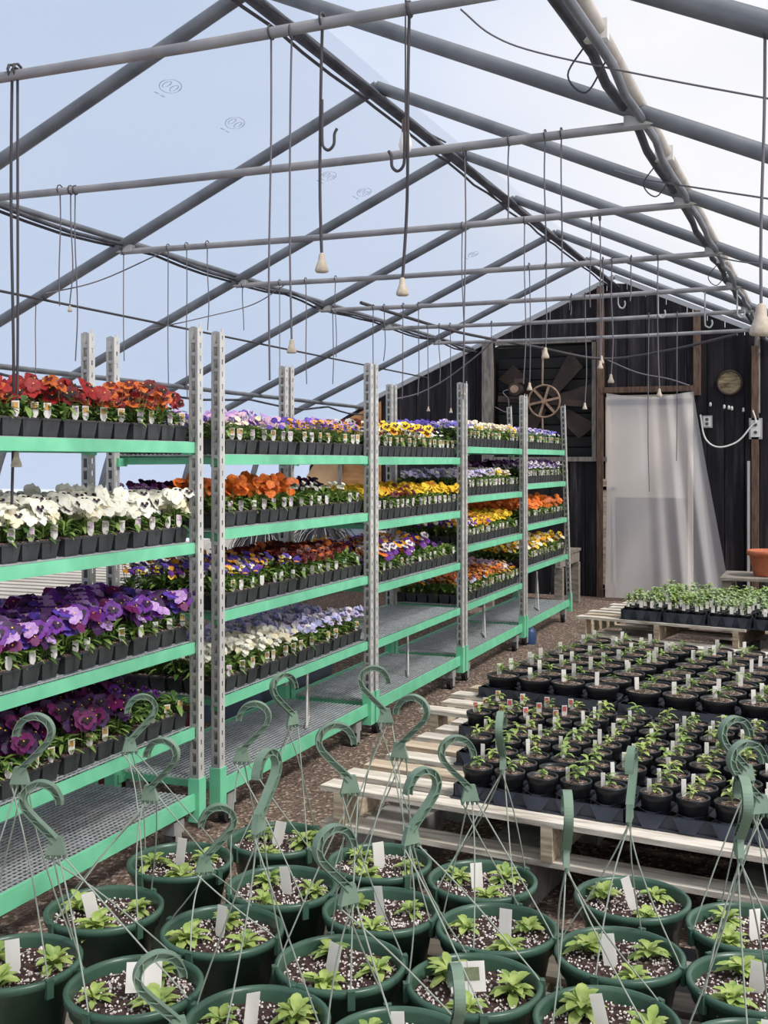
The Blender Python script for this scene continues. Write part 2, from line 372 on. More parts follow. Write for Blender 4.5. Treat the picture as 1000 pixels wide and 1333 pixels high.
# slack wires
def under(px, py, s, drop=.07):
    tt = (px - 500) / FPX; v = (HOR - py) / FPX; kx = CY * tt - SY; g = -SL * s
    return at(px, py, d=(RZ - drop - g * RX - EYE) / (v - g * kx))
def slack(pts, r, m, label, name='slack_wire', cat='wire'):
    b = MB(); b.tube(curve(pts), r, m, 6); return tag(b.build(name), label, cat)
slack([under(600, 12, 1), under(640, 45, 1), under(700, 68, 1), under(850, 100, 1), under(1010, 130, 1)], .003, M['cord'], 'thin wire crossing the upper right film from the pipes')
slack([under(800, 222, 1), under(850, 235, 1), under(1010, 260, 1)], .004, M['cord'], 'thin wire crossing right film slope about halfway down the roof')
slack([under(920, 330, 1), under(960, 340, 1), under(1010, 345, 1)], .004, M['cord'], 'short far wire crossing right film slope near the barn')
slack([under(60, 382, -1), under(130, 365, -1), under(219, 325, -1)], .004, M['cord'], 'thin wire slanting up to left end of third tie bar')
slack([under(190, 430, -1), under(270, 412, -1), under(330, 396, -1), under(372, 370, -1)], .004, M['cord'], 'thin wire slanting up above the second rack')
slack([at(470, 394, Y=8.6), at(520, 410, Y=9.2), at(600, 433, Y=10.4), at(700, 452, Y=11.4), at(785, 467, Y=12.0), at(870, 456, Y=11.9), at(960, 435, Y=11.6)], .016, M['wire'], 'thick black cable drooping across the barn wall', 'power_cable', 'cable')
slack([at(787, 467, Y=12.1), at(830, 485, Y=12.15), at(870, 493, Y=12.18), at(898, 502, Y=12.2)], .008, M['cord'], 'thin pale cable running from drooping cable to door head', 'power_cable', 'cable')
slack([at(512, 520, Y=11.9), at(545, 512, Y=12.1), at(580, 494, Y=12.15), at(622, 462, Y=12.15), at(645, 440, Y=12.1)], .008, M['cord'], 'grey cable rising along left slope of the barn gable', 'power_cable', 'cable')
slack([at(603, 205, Y=6.8), at(625, 235, Y=7.3), at(650, 262, Y=7.9), at(672, 268, Y=8.15)], .006, M['wire'], 'loose black cable hanging under the ridge between trusses', 'power_cable', 'cable')
slack([at(500, 125, Y=5.5), at(535, 160, Y=6.0), at(580, 185, Y=6.7)], .006, M['wire'], 'black cable loop under ridge nearest the camera', 'power_cable', 'cable')

# ------------------------------------------------------------------ drop lines hanging from the tie bars
bell = MB(); bell.lathe([(.004, .045), (.008, .04), (.009, .026), (.016, .008), (.018, 0), (.015, -.004), (.0, -.004)], M['bell'], 12); bell = bell.mesh('weight')
def drop(px, y_top, y_bot, Y, r=.0035, weight=True, bend=(), label=None, hook=0, bs=1.0):
    top = at(px, y_top, Y=Y); top.z = max(min(top.z, 2.73), 2.70) if -3.9 < top.x < -.6 else roof_z(top.x) - .03
    bot = at(px + (bend[0] if bend else 0), y_bot, Y=Y)
    o = thing('drop_line', label, 'drop line', top, 0, 'cords hanging from the tie bars')
    L = top.z - bot.z
    pts = [(0, 0, 0), (.006 * R.uniform(-1, 1), 0, -L * .3), (.01 * R.uniform(-1, 1), .004, -L * .7), (bot.x - top.x, bot.y - top.y, -L)]
    b = MB(); b.tube(curve(pts, 4), r, M['wire'] if r > .004 else M['cord'], 5)
    b.tube([(0, .021 * math.cos(a), -.008 + .021 * math.sin(a)) for a in [2 * PI * j / 8 for j in range(9)]], r, M['wire'], 4)
    b.build('cord', o)
    if hook:
        b = MB(); s = hook; hp = [(0, 0, .12), (0, 0, .02), (s * .004, 0, -.01), (s * .02, 0, -.022), (s * .036, 0, -.008), (s * .038, 0, .02), (s * .046, 0, .035)]
        b.tube(curve(hp, 4), .0045, M['wire'], 6); hz = -(L) + (.32 if weight else 0)
        q = b.build('hook', o, ((bot.x - top.x) * .7, 0, hz))
    if weight:
        w = obj('weight', bell, o, (bot.x - top.x, bot.y - top.y, -L - .035), 0, bs)
    return o
n_ = [0]
D = [  # px, top, bottom, truss, radius, weight, scale
    (16, 20, 672, 2.8, .005, 1, 1.6, 'beige'), (23, 20, 592, 2.8, .0045, 1, 1.0, 'beige'), (353, 38, 495, 2.8, .003, 0, 1, ''), (380, 38, 442, 2.8, .003, 1, .8, ''),
    (78, 240, 398, 4.1, .003, 0, 1, ''), (92, 245, 395, 4.1, .003, 1, .6, ''), (98, 245, 470, 4.1, .003, 0, 1, ''), (605, 195, 520, 4.1, .003, 0, 1, ''), (663, 180, 285, 4.1, .003, 0, 1, ''),
    (710, 170, 368, 4.1, .003, 0, 1, ''), (731, 170, 345, 4.1, .003, 0, 1, ''),
    (161, 318, 470, 5.45, .003, 0, 1, ''), (219, 312, 500, 5.45, .003, 0, 1, ''), (243, 312, 520, 5.45, .003, 0, 1, ''), (270, 310, 430, 5.45, .003, 0, 1, ''), (47, 390, 505, 5.45, .003, 0, 1, ''),
    (781, 280, 470, 5.45, .0035, 1, .8, ''), (602, 292, 505, 5.45, .003, 1, .7, ''), (770, 280, 400, 5.45, .003, 0, 1, ''), (683, 285, 500, 5.45, .003, 0, 1, ''),
    (316, 358, 430, 6.8, .0035, 0, 1, ''), (364, 358, 505, 6.8, .003, 0, 1, ''), (398, 355, 500, 6.8, .0035, 0, 1, ''), (437, 354, 465, 6.8, .003, 0, 1, ''), (689, 345, 500, 6.8, .0035, 1, 1., ''), (711, 344, 458, 6.8, .004, 1, 1.4, ''),
    (785, 335, 465, 6.8, .004, 1, 1.0, ''), (797, 335, 490, 6.8, .004, 1, 1.1, ''), (857, 332, 508, 6.8, .004, 1, 1.0, ''), (822, 335, 392, 6.8, .004, 0, 1, ''),
    (433, 392, 500, 8.18, .004, 0, 1, ''), (486, 391, 510, 8.18, .004, 0, 1, ''), (500, 391, 470, 8.18, .004, 0, 1, ''), (525, 390, 520, 8.18, .004, 0, 1, ''), (545, 390, 515, 8.18, .004, 0, 1, ''), (762, 380, 526, 8.18, .004, 1, 1.0, ''), (744, 382, 410, 8.18, .004, 0, 1, ''),
    (557, 415, 530, 9.52, .004, 1, .9, ''), (586, 414, 532, 9.52, .004, 1, .9, ''), (640, 412, 505, 9.52, .004, 0, 1, ''), (572, 414, 500, 9.52, .004, 0, 1, ''),
    (845, 405, 640, 9.52, .004, 0, 1, ''), (882, 405, 600, 9.52, .004, 0, 1, ''),
]
D.sort(key=lambda q: (q[3], q[0])); cnt = {}
for (px, yt, yb, Y, r, w, bs, _w) in D:
    k = cnt.get(Y, 0); cnt[Y] = k + 1
    bi = BENTS.index(Y)
    drop(px, yt, yb, Y, r, w, (R.uniform(-2, 2),), f'thin cord {"ending in a pale weight" if w else "with bare end"}, {ORD[k]} from left under the {ORD[bi]} truss', 0, bs)
drop(420, 15, 336, 2.8, .0045, 1, (-1,), 'dark cord with wire hook and pale weight, hanging high at top centre', 1, 1.1)
drop(533, 8, 366, 2.8, .0045, 1, (-9,), 'dark cord with backward wire hook and pale weight, right of top centre', -1, 1.0)
drop(996, -70, 414, 2.8, .004, 1, (-5,), 'cord with large beige weight at right edge of photo', 0, 1.55)
# bulb on a short cord
P = at(528, 182, Y=3.6); T = thing('light_bulb', 'clear bulb in brown socket hanging near top centre', 'bulb', P)
b = MB(); b.tube([(0, 0, .07), (0, 0, .6)], .003, M['wire'], 5); b.build('cord', T)
b = MB(); b.lathe([(.0, .075), (.012, .07), (.014, .03), (.013, .025)], mat('brown_socket', (120, 84, 60), .6), 12); b.build('socket', T)
b = MB(); b.lathe([(.012, .03), (.02, .0), (.024, -.02), (.018, -.04), (0, -.05)], mat('milky_bulb', (220, 214, 206), .2), 14); b.build('bulb', T)
# open hooks on the far tie bars, in front of the barn wall
for px, py, Y in ((857, 412, 8.18), (918, 425, 8.18), (960, 412, 8.18), (805, 400, 8.18), (635, 150, 8.18)):
    if px < 700: continue
    P = at(px, py, Y=Y); L = 2.70 - P.z
    b = MB(); b.tube(curve([(0, 0, max(L, .05)), (0, 0, .03), (.012, 0, 0), (.035, 0, -.008), (.05, 0, .02), (.045, 0, .045)], 4), .006, M['galv'], 6)
    tag(b.build('wire_hook', None, P), {857: 'looped wire hook before the barn wall, above the plastic-draped door', 918: 'bright open wire hook right of the door, below the tie bars', 960: 'bright twisted wire hook at right end of the tie bars', 805: 'pale wire hook just right of the gable peak'}[px], 'hook')

# ------------------------------------------------------------------ barn wall fittings
T = thing('exhaust_fan', 'big brown four-bladed exhaust fan in square opening of barn wall', 'fan', (-3.03, YG - .05, 2.17))
for a in (35, 125, 215, 305, 350):
    b = MB(); rot = Matrix.Rotation(math.radians(a), 3, 'Y') 
    q = [rot @ Vector(p) for p in ((.08, .1, -.05), (.55, .07, -.13), (.62, .12, .11), (.08, .12, .05))]
    b.add(q + [p + Vector((0, .012, 0)) for p in q], [(0, 1, 2, 3), (7, 6, 5, 4), (0, 4, 5, 1), (2, 6, 7, 3), (1, 5, 6, 2), (0, 3, 7, 4)], M['fan'])
    b.build('blade', T)
b = MB(); ring = [(.18 * math.cos(2 * PI * j / 28), 0, .18 * math.sin(2 * PI * j / 28)) for j in range(29)]
b.tube(ring, .011, M['rust'], 7)
for k in range(6):
    a = math.radians(12 + 60 * k); b.bar((0, 0, 0), (.18 * math.cos(a), 0, .18 * math.sin(a)), .018, .026, M['rust'])
b.tube([(0, -.03, 0), (0, .12, 0)], .03, M['rust'], 12); b.build('pulley_wheel', T)
b = MB(); b.tube([(-.33, -.04, .14), (-.33, .08, .14)], .075, M['fan'], 16); b.tube([(-.33, -.07, .14), (-.33, -.04, .14)], .045, M['rust'], 12); b.box((-.29, 0, .235), (.09, .08, .05), M['fan']); b.box((-.33, .02, .045), (.16, .08, .03), M['fan']); b.build('motor', T)
b = MB(); b.tube([(-.02, .0, .18), (-.02, .02, .62)], .012, M['rust'], 6); b.tube([(-.02, .0, -.18), (-.02, .02, -.58)], .012, M['rust'], 6); b.bar((-.55, .06, .04), (.55, .06, -.04), .03, .07, M['fan']); b.build('mounting_strut', T)
T = thing('fan_shutter', 'dark slatted shutter behind the exhaust fan', 'shutter', (-3.03, YG + .115, 2.17))
b = MB()
for k in range(10):
    b.box((.0, 0, -.58 + k * .128), (1.15, .02, .115), mat('grey_shutter', (40, 40, 40), .8), Matrix.Rotation(.35, 3, 'X'))
b.build('slat_panel', T)
b = MB(); b.tube(curve([at(645, 530, Y=YG - .08), at(660, 536, Y=YG - .1), at(662, 520, Y=YG - .1), at(655, 510, Y=YG - .1), at(672, 505, Y=YG - .06)], 5), .006, M['cord'], 6)
tag(b.build('power_cable'), 'curly pale cable beside the fan motor', 'cable')
# door behind the plastic
b = MB(); b.box(((DX0 + DX1) / 2, YG + .02, 1.66), (.9, .04, 1.12), M['cream']); b.box(((DX0 + DX1) / 2, YG + .02, .55), (.9, .04, 1.1), M['doorlow'])
for xx in (DX0 + .02, DX1 - .02): b.box((xx, YG - .01, 1.1), (.05, .06, 2.2), M['cream'])
b.box(((DX0 + DX1) / 2, YG - .01, 2.14), (.9, .06, .06), M['interior'])
o = struct(b, 'door_1')
b = MB(); b.bar((DX0 - .03, YG - .06, 0.1), (DX0 - .01, YG - .06, 1.3), .03, .05, M['woody']); b.bar((DX0 + .1, YG - .06, 0.12), (DX0 + .08, YG - .06, 1.2), .03, .03, M['woody']); b.bar((DX0 - .03, YG - .06, .12), (DX0 + .12, YG - .06, .12), .03, .05, M['woody']); b.bar((DX0 - .03, YG - .06, 1.2), (DX0 + .12, YG - .06, 1.2), .03, .04, M['woody'])
tag(b.build('screen_frame'), 'narrow yellowish wooden frame leaning at left foot of draped door', 'frame')
# hanging plastic sheet with folds
b = MB(); NU, NV = 56, 30
vs = []
for j in range(NV + 1):
    v = j / NV; z = 2.24 - v * 2.2
    xl = DX0 + .02 + .03 * v; xr = DX1 + .02 + .42 * v ** 1.1
    for i in range(NU + 1):
        u = i / NU
        fold = (.018 + .03 * v) * (math.sin(u * 34 + 2 * v) * (u > .35) * min(1, (u - .35) * 3) + .4 * math.sin(u * 13 + 4 * v))
        vs.append((xl + (xr - xl) * u, YG - .12 - .22 * v ** 1.5 + fold, z - .05 * math.sin(u * PI) * (1 - v)))
b.add(vs, [(j * (NU + 1) + i, j * (NU + 1) + i + 1, (j + 1) * (NU + 1) + i + 1, (j + 1) * (NU + 1) + i) for j in range(NV) for i in range(NU)], M['drape'], True)
o = tag(b.build('plastic_curtain'), 'milky plastic sheet draped over the barn door, flaring to the right', 'curtain')
# round vent
T = thing('round_vent', 'round rusty vent cover on dark boards right of door', 'vent', at(950, 498, Y=YG - .02))
b = MB(); b.tube([(0, 0, 0), (0, .02, 0)], .125, mat('stained_vent', (150, 136, 104), .7, 0, (84, 66, 48), 9, stretch=(1, 1, 4)), 24); b.build('cover', T)
b = MB(); b.tube([(.125 * math.cos(2 * PI * j / 24), -.005, .125 * math.sin(2 * PI * j / 24)) for j in range(25)], .01, M['fan'], 6); b.build('rim', T)
for (px, py, w, h, lb) in ((921, 549, .10, .13, 'pale outlet box on barn boards just right of plastic curtain'), (984, 558, .13, .22, 'grey switch box on post at right edge of barn wall')):
    T = thing('outlet_box', lb, 'electrical box', at(px, py, Y=YG - .05))
    b = MB(); b.box((0, 0, 0), (w, .06, h), M['galv']); b.build('box', T)
    b = MB(); b.box((0, -.034, 0), (w * .75, .008, h * .8), M['white']); b.tube([(0, -.036, h * .18), (0, -.044, h * .18)], .018, M['darksteel'], 8); b.tube([(0, -.036, -h * .18), (0, -.044, -h * .18)], .018, M['darksteel'], 8); b.build('cover_plate', T)
slack([at(912, 540, Y=YG - .1), at(918, 570, Y=YG - .12), at(935, 582, Y=YG - .14), at(960, 575, Y=YG - .12), at(978, 555, Y=YG - .1), at(984, 548, Y=YG - .1), at(980, 534, Y=YG - .1)], .009, M['white'], 'pale cable looping between the two electrical boxes', 'power_cable', 'cable')
b = MB(); pq = at(975, 600, Y=YG - .05); b.tube([pq, (pq.x, pq.y, 0)], .018, M['white'], 8); tag(b.build('conduit_pipe'), 'pale upright pipe on barn wall above the terracotta pot', 'pipe')
b = MB(); pq = at(986, 545, Y=YG - .05); b.tube([(pq.x, pq.y, 2.85), (pq.x, pq.y, 2.0)], .03, M['post'], 8); b.tube([(pq.x, pq.y, 2.0), (pq.x, pq.y, 0)], .016, M['post'], 8); tag(b.build('conduit_pipe'), 'grey upright pipe running down to the switch box', 'pipe')
for i, (px, py) in enumerate(((925, 527), (943, 530), (949, 531), (953, 532), (968, 534))):
    b = MB(); b.lathe([(.0, .03), (.012, .02), (.014, -.01), (0, -.02)], M['white'], 8); tag(b.build('insulator_knob', None, at(px, py, Y=YG - .02)), 'tiny white knob on dark boards below the round vent', 'knob', 'white knobs on the barn boards')

# ------------------------------------------------------------------ racks
XF, XB = -2.32, -2.83
def post_mesh(H):
    b = MB(); w = .038; g = M['galv']; n = int(H / .05)
    for sy in (-1, 1):
        for sx in (-1, 1): b.box((sx * (w / 2 - .005), sy * w / 2, H / 2), (.010, .003, H), g)
        for i in range(n + 1): b.box((0, sy * w / 2, min(i * .05, H - .008) + .007), (w - .018, .003, .014), g)
    b.box((-w / 2, 0, H / 2), (.003, w, H), g)
    b.box((w / 2, -w / 2 + .007, H / 2), (.003, .014, H), M['galvlight']); b.box((w / 2, w / 2 - .007, H / 2), (.003, .014, H), M['galvlight'])
    for i in range(n + 1): b.box((w / 2, 0, min(i * .05, H - .015) + .015), (.003, w - .026, .030), M['galvlight'])
    return b.mesh('post')
PM = post_mesh(1.86)
sleeve = MB(); sleeve.box((0, 0, .075), (.050, .050, .17), M['green']); sleeve = sleeve.mesh('corner_sleeve')
cb = MB(); cb.box((0, 0, .10), (.05, .07, .05), M['galv']); 
for s in (-1, 1): cb.box((s * .022, 0, .06), (.004, .04, .08), M['galv'])
cb = cb.mesh('caster'); cw = MB(); cw.tube([(-.015, 0, .045), (.015, 0, .045)], .045, M['rubber'], 16); cw.tube([(-.017, 0, .045), (.017, 0, .045)], .016, M['galvlight'], 10); cw = cw.mesh('wheel')
def deck_mesh(L, W, step):
    b = MB(); n = int(L / step)
    for i in range(n + 1): b.bar((-W / 2, -L / 2 + L * i / n, 0), (W / 2, -L / 2 + L * i / n, 0), .004, .004, M['mesh'])
    m_ = 22
    for i in range(m_ + 1): b.bar((-W / 2 + W * i / m_, -L / 2, .004), (-W / 2 + W * i / m_, L / 2, .004), .0045, .004, M['mesh'])
    for i in range(4): b.bar((-W / 2, -L / 2 + L * (i + .5) / 4, -.012), (W / 2, -L / 2 + L * (i + .5) / 4, -.012), .03, .012, M['mesh'])
    return b.mesh('wire_shelf')
RACKS = [  # y0, y1, shelf beam heights
    (2.20, 3.77, [1.552, 1.160, .772, .440]), (3.93, 5.50, [1.505, 1.200, .865, .515]), (5.57, 7.08, [1.50, 1.145, .80, .50]),
    (7.15, 8.66, [1.575, 1.235, .90, .505]), (8.73, 10.35, [1.575, 1.290, .955, .61])]
RN = ['nearest', 'second', 'third', 'fourth', 'farthest']
SN = ['top', 'second', 'third', 'fourth']
rack_desc = ['green and galvanised plant rack at left edge, nearest the camera', 'second green and galvanised plant rack from the camera, left of centre',
             'third green and galvanised plant rack, at centre, its lower decks empty', 'fourth green plant rack from camera, before the barn fan', 'farthest green plant rack, its end posts leaning, next to the bench']
Wd = XF - XB
for ri, (y0, y1, lv) in enumerate(RACKS):
    L = y1 - y0; cxr, cyr = (XF + XB) / 2, (y0 + y1) / 2
    T = thing('plant_rack', rack_desc[ri], 'rack', (cxr, cyr, 0), 0, 'plant racks in a row')
    for sx in (-1, 1):
        for sy in (-1, 1):
            p = obj('post', PM, T, (sx * Wd / 2, sy * L / 2, .16))
            if ri == 4 and sy == 1: p.rotation_euler = (math.radians(8), 0, 0)
            elif ri == 0: p.rotation_euler = (math.radians(.3), 0, 0)
            obj('corner_sleeve', sleeve, T, (sx * Wd / 2, sy * L / 2, .10))
            c = obj('caster', cb, T, (sx * (Wd / 2 - .03), sy * (L / 2 - .12), 0)); obj('wheel', cw, c, (0, 0, 0))
    dm = deck_mesh(L - .05, Wd - .04, .024)
    for k, z in enumerate(lv + [.17]):
        LL = L - .05; ext = 0
        if ri == 4: LL = L - .05 - max(0, (z - .17)) * .13; ext = -(L - .05 - LL) / 2
        s = obj('wire_shelf', dm, T, (0, ext * .5, z + .018)); s.scale = (1, LL / (L - .05) if LL < L - .05 else 1, 1)
        h = .042 if k < 4 else .062; xf = Wd / 2
        for sx in (1, -1):
            b = MB(); b.box((0, 0, 0), (.012, LL, h), M['green']); b.box((-sx * .012, 0, -h / 2 + .004), (.03, LL, .006), M['green']); b.build('side_beam', T, (sx * xf, ext, z))
        for sy in (-1, 1):
            b = MB(); b.box((0, 0, 0), (Wd - .03, .03, .028), M['green'])
            for sx in (-1, 1): b.box((sx * (xf - .018), sy * .03, -.006), (.03, .06, .035), M['green'])
            b.build('cross_beam', T, (0, ext + sy * (LL / 2 - .03), z - .005))

# ------------------------------------------------------------------ flowers
def bloom(b, c, nrm, size, petal, blotch, rnd):
    q = Vector(nrm).to_track_quat('Z', 'Y').to_matrix() @ Matrix.Rotation(rnd.uniform(-.5, .5), 3, 'Z')
    c = Vector(c); r = size / 2
    two = petal if not isinstance(petal, tuple) else petal[1]; one = petal if not isinstance(petal, tuple) else petal[0]
    for a, k, z, pm in ((60, .58, -.004, two), (120, .58, -.004, two), (-5, .56, 0, one), (185, .56, 0, one), (270, .62, .003, one)):
        a = math.radians(a); ctr = Vector((math.cos(a) * r * .5, math.sin(a) * r * .5, z)); rad = r * k
        vs = [q @ ctr + c]
        for j in range(7):
            aa = 2 * PI * j / 7 + a
            rr_ = rad * (1 + .10 * math.sin(j * 2.3 + a * 3)); far = math.cos(aa - a)
            vs.append(q @ (ctr + Vector((math.cos(aa) * rr_, math.sin(aa) * rr_, (far * far) * rnd.uniform(-.18, .16) * r))) + c)
        b.add(vs, [(0, j, j % 7 + 1) for j in range(1, 8)], PET[pm], True)
    if blotch:
        for a in (-5, 185, 270):
            a = math.radians(a); ctr = Vector((math.cos(a) * r * .33, math.sin(a) * r * .33, .0085 * size / .05)); vs = []
            for j in range(5):
                aa = a + 2 * PI * j / 5; vs.append(q @ (ctr + Vector((math.cos(aa), math.sin(aa), 0)) * r * .27) + c)
            b.add(vs, [(0, 1, 2, 3, 4)], PET[blotch])
    b.add([q @ Vector((math.cos(j * PI / 2) * r * .1, math.sin(j * PI / 2) * r * .1, .011 * size / .05)) + c for j in range(4)], [(0, 1, 2, 3)], PET['eye'])
CELL_X, CELL_Y, CH = .0795, .0925, .056
def blossoms(name, opts, n, size, seed, h0=.055, h1=.11):
    rnd = random.Random(seed); b = MB()
    for i in range(n):
        pet, blo = rnd.choice(opts); s = size * rnd.uniform(.82, 1.15)
        c = (rnd.uniform(-.042, .044), rnd.uniform(-.046, .046), rnd.uniform(h0, h1) + .006)
        nn = Vector((.75 + rnd.gauss(0, .35), -.45 + rnd.gauss(0, .4), .75 + rnd.gauss(0, .3)))
        bloom(b, c, nn, s, pet, blo, rnd)
        b.tube([(c[0] * .5, c[1] * .5, .01), (c[0] * .9 - .005, c[1] * .9, c[2] * .7), (c[0] - .006, c[1] + .003, c[2] - .002)], .0012, M['leaf'], 3, False)
    return b.mesh('blossoms')
def foliage(seed, n=34, h=.062, m=None, m2=None):
    rnd = random.Random(seed); b = MB()
    for i in range(n):
        a = rnd.uniform(0, 2 * PI); e = rnd.uniform(.1, 1.2); z = rnd.uniform(0, h * .7)
        d = Vector((math.cos(a) * math.cos(e), math.sin(a) * math.cos(e), math.sin(e)))
        rr_ = rnd.uniform(0, .018)
        b.leaf((math.cos(a) * rr_, math.sin(a) * rr_, z), d, (0, 0, 1), rnd.uniform(.036, .056), rnd.uniform(.013, .021), rnd.choice((m or M['leaf'], m or M['leaf'], m2 or M['leafd'])), rnd.uniform(.1, .5))
    return b.mesh('foliage')
FOL = [foliage(100 + i) for i in range(4)]
REC = dict(
    red=([('red', 'black'), ('red', None), ('crimson', 'black'), ('red', None), ('redorange', 'maroon')], 6, .056), redend=([('redorange', 'maroon'), ('red', None), ('crimson', 'black')], 5, .054),
    white=([('white', None), ('white', None), ('white', 'deep'), ('cream', None), ('white', None)], 9, .054),
    purplemix=([('purple', 'deep'), ('purple', None), ('lilac', None), (('lavender'), None), ('purple', 'deep'), ('violet', None), ('darkpurple', None), ('lilac', 'purple'), ('magenta', None)], 9, .060),
    darkpurple=([('darkpurple', 'black'), ('magenta', 'black'), ('darkpurple', None), ('magenta', None), ('deep', None), ('darkpurple', 'black')], 10, .060), sparse=([('purple', 'deep')], 1, .045),
    lilacv=([('pink', None), ('cream', None), ('lilac', None), ('lavender', 'purple'), ('violet', None)], 9, .030), purplev=([('violet', 'deep'), ('purple', None), ('lilac', None)], 10, .030),
    lilacyellow=([('lilac', None), (('amber', 'violet'), None), (('amber', 'purple'), 'deep'), ('violet', None)], 8, .028),
    orange=([('orange', None), ('orange', None), ('redorange', None), ('orange', None)], 7, .046), greeny=([('white', None)], 2, .022), darkv=([('darkpurple', None), ('deep', None), ('darkpurple', None), ('magenta', None)], 12, .034),
    tricolor=([(('yellow', 'violet'), 'deep'), ('purple', None), (('amber', 'purple'), None), ('violet', None), (('cream', 'blue'), None)], 8, .030),
    maroonv=([('maroon', None), ('crimson', 'black'), ('maroon', 'black'), ('redorange', None)], 12, .030),
    whitev=([('white', None), ('cream', None), ('white', None)], 13, .030), lavwhite=([('lavender', None), ('paleblue', None), ('white', None), ('lavender', 'purple')], 13, .030),
    mixbig=([('yellow', 'black'), ('amber', 'maroon'), ('white', 'deep'), ('magenta', None), ('cream', 'maroon'), ('yellow', 'black'), ('crimson', 'black')], 6, .056),
    bluev=([('blue', None), ('violet', None), ('blue', 'deep'), ('violet', None)], 13, .032), yellowm=([('yellow', 'maroon'), ('yellow', None), ('yellow', None), ('amber', None)], 10, .040), maroonyel=([('yellow', 'maroon'), ('maroon', None), ('amber', 'maroon')], 10, .034),
    orangemix=([('amber', None), ('orange', None), ('white', 'purple'), ('violet', None), ('purple', None), ('paleblue', None), ('amber', None)], 7, .056),
    yellowp=([('amber', 'maroon'), ('yellow', 'maroon'), ('purple', None), ('amber', None)], 9, .040), purpley=([('purple', None), ('violet', None), ('amber', None), ('white', None)], 8, .038),
    bronze=([('bronze', None), ('orange', 'maroon'), ('amber', None), ('bronze', 'maroon'), ('amber', None), ('maroon', None), ('lavender', None)], 13, .028), bronzepale=([('cream', None), ('bronze', None), ('pink', None), ('amber', None), ('lavender', None)], 12, .028),
    creamyel=([('cream', None), ('yellow', None), ('cream', 'lilac')], 10, .030), palebluev=([('paleblue', None), ('lavender', 'purple'), ('blue', None), ('white', None)], 9, .034),
    purplewhite=([(('white', 'purple'), 'purple'), (('lavender', 'darkpurple'), 'purple'), ('darkpurple', None)], 9, .040), yellowwhite=([('yellow', 'maroon'), ('amber', None), ('white', None), ('cream', None), ('yellow', None)], 9, .044),
)
BL = {k: [blossoms(k, o, round(n * 1.3), s, hash_seed, .058 if s > .04 else .062, .125 if s > .04 else .108) for hash_seed in (sum(map(ord, k)) * 7 + j for j in range(4))] for k, (o, n, s) in REC.items()}
def cell_tray():
    b = MB()
    for i in range(3):
        for j in range(4):
            c = ((1 - i) * CELL_X, (j - 1.5) * CELL_Y)
            b.box((c[0], c[1], CH / 2), (CELL_X - .006, CELL_Y - .006, CH), M['black'], None, .80)
            b.box((c[0], c[1], CH + .001), (CELL_X - .002, CELL_Y - .002, .006), M['black'])
            b.box((c[0], c[1], CH + .003), (CELL_X - .014, CELL_Y - .014, .006), M['soilb'])
    return b.mesh('cell_tray')
CT = cell_tray()
def tag_mesh(w, h, pic=None, name='plant_tag', tilt=0):
    b = MB(); b.add([(0, -w / 2, h), (0, w / 2, h), (0, w / 2, h * .35), (0, .002, 0), (0, -.002, 0), (0, -w / 2, h * .35)], [(0, 1, 2, 3, 4, 5)], M['tag'])
    b.add([(-.0015, -w / 2, h), (-.0015, w / 2, h), (-.0015, w / 2, h * .35), (-.0015, .002, 0), (-.0015, -.002, 0), (-.0015, -w / 2, h * .35)], [(5, 4, 3, 2, 1, 0)], M['tag'])
    if pic: b.add([(.0008, -w * .36, h * .93), (.0008, w * .36, h * .93), (.0008, w * .36, h * .58), (.0008, -w * .36, h * .58)], [(0, 3, 2, 1)], pic)
    return b.mesh(name)
TAGS = [tag_mesh(.024, .056, M['tagc']), tag_mesh(.023, .054, mat('tag_pic_purple', (150, 110, 170), .6, 0, (220, 200, 190), 120)), tag_mesh(.021, .05, None)]
DESC = dict(red='deep red pansies', redend='red and orange pansies', white='white pansies', purplemix='purple and lavender pansies', darkpurple='dark purple pansies', sparse='mostly green unopened pansies', lilacv='pink and lilac violas',
    purplev='purple violas', lilacyellow='lilac and yellow violas', orange='orange pansies', greeny='barely blooming green violas', darkv='near-black purple violas', tricolor='purple and yellow violas', maroonv='maroon violas', whitev='white violas',
    lavwhite='pale lavender violas', mixbig='yellow, white and magenta pansies', bluev='blue-violet violas', yellowm='yellow violas', maroonyel='yellow and maroon violas', orangemix='orange, white and purple pansies', yellowp='golden violas',
    purpley='purple and gold violas', bronze='bronze and orange violas', bronzepale='pale bronze violas', creamyel='cream and yellow violas', palebluev='pale blue violas', purplewhite='purple and white violas', yellowwhite='yellow and white pansies')
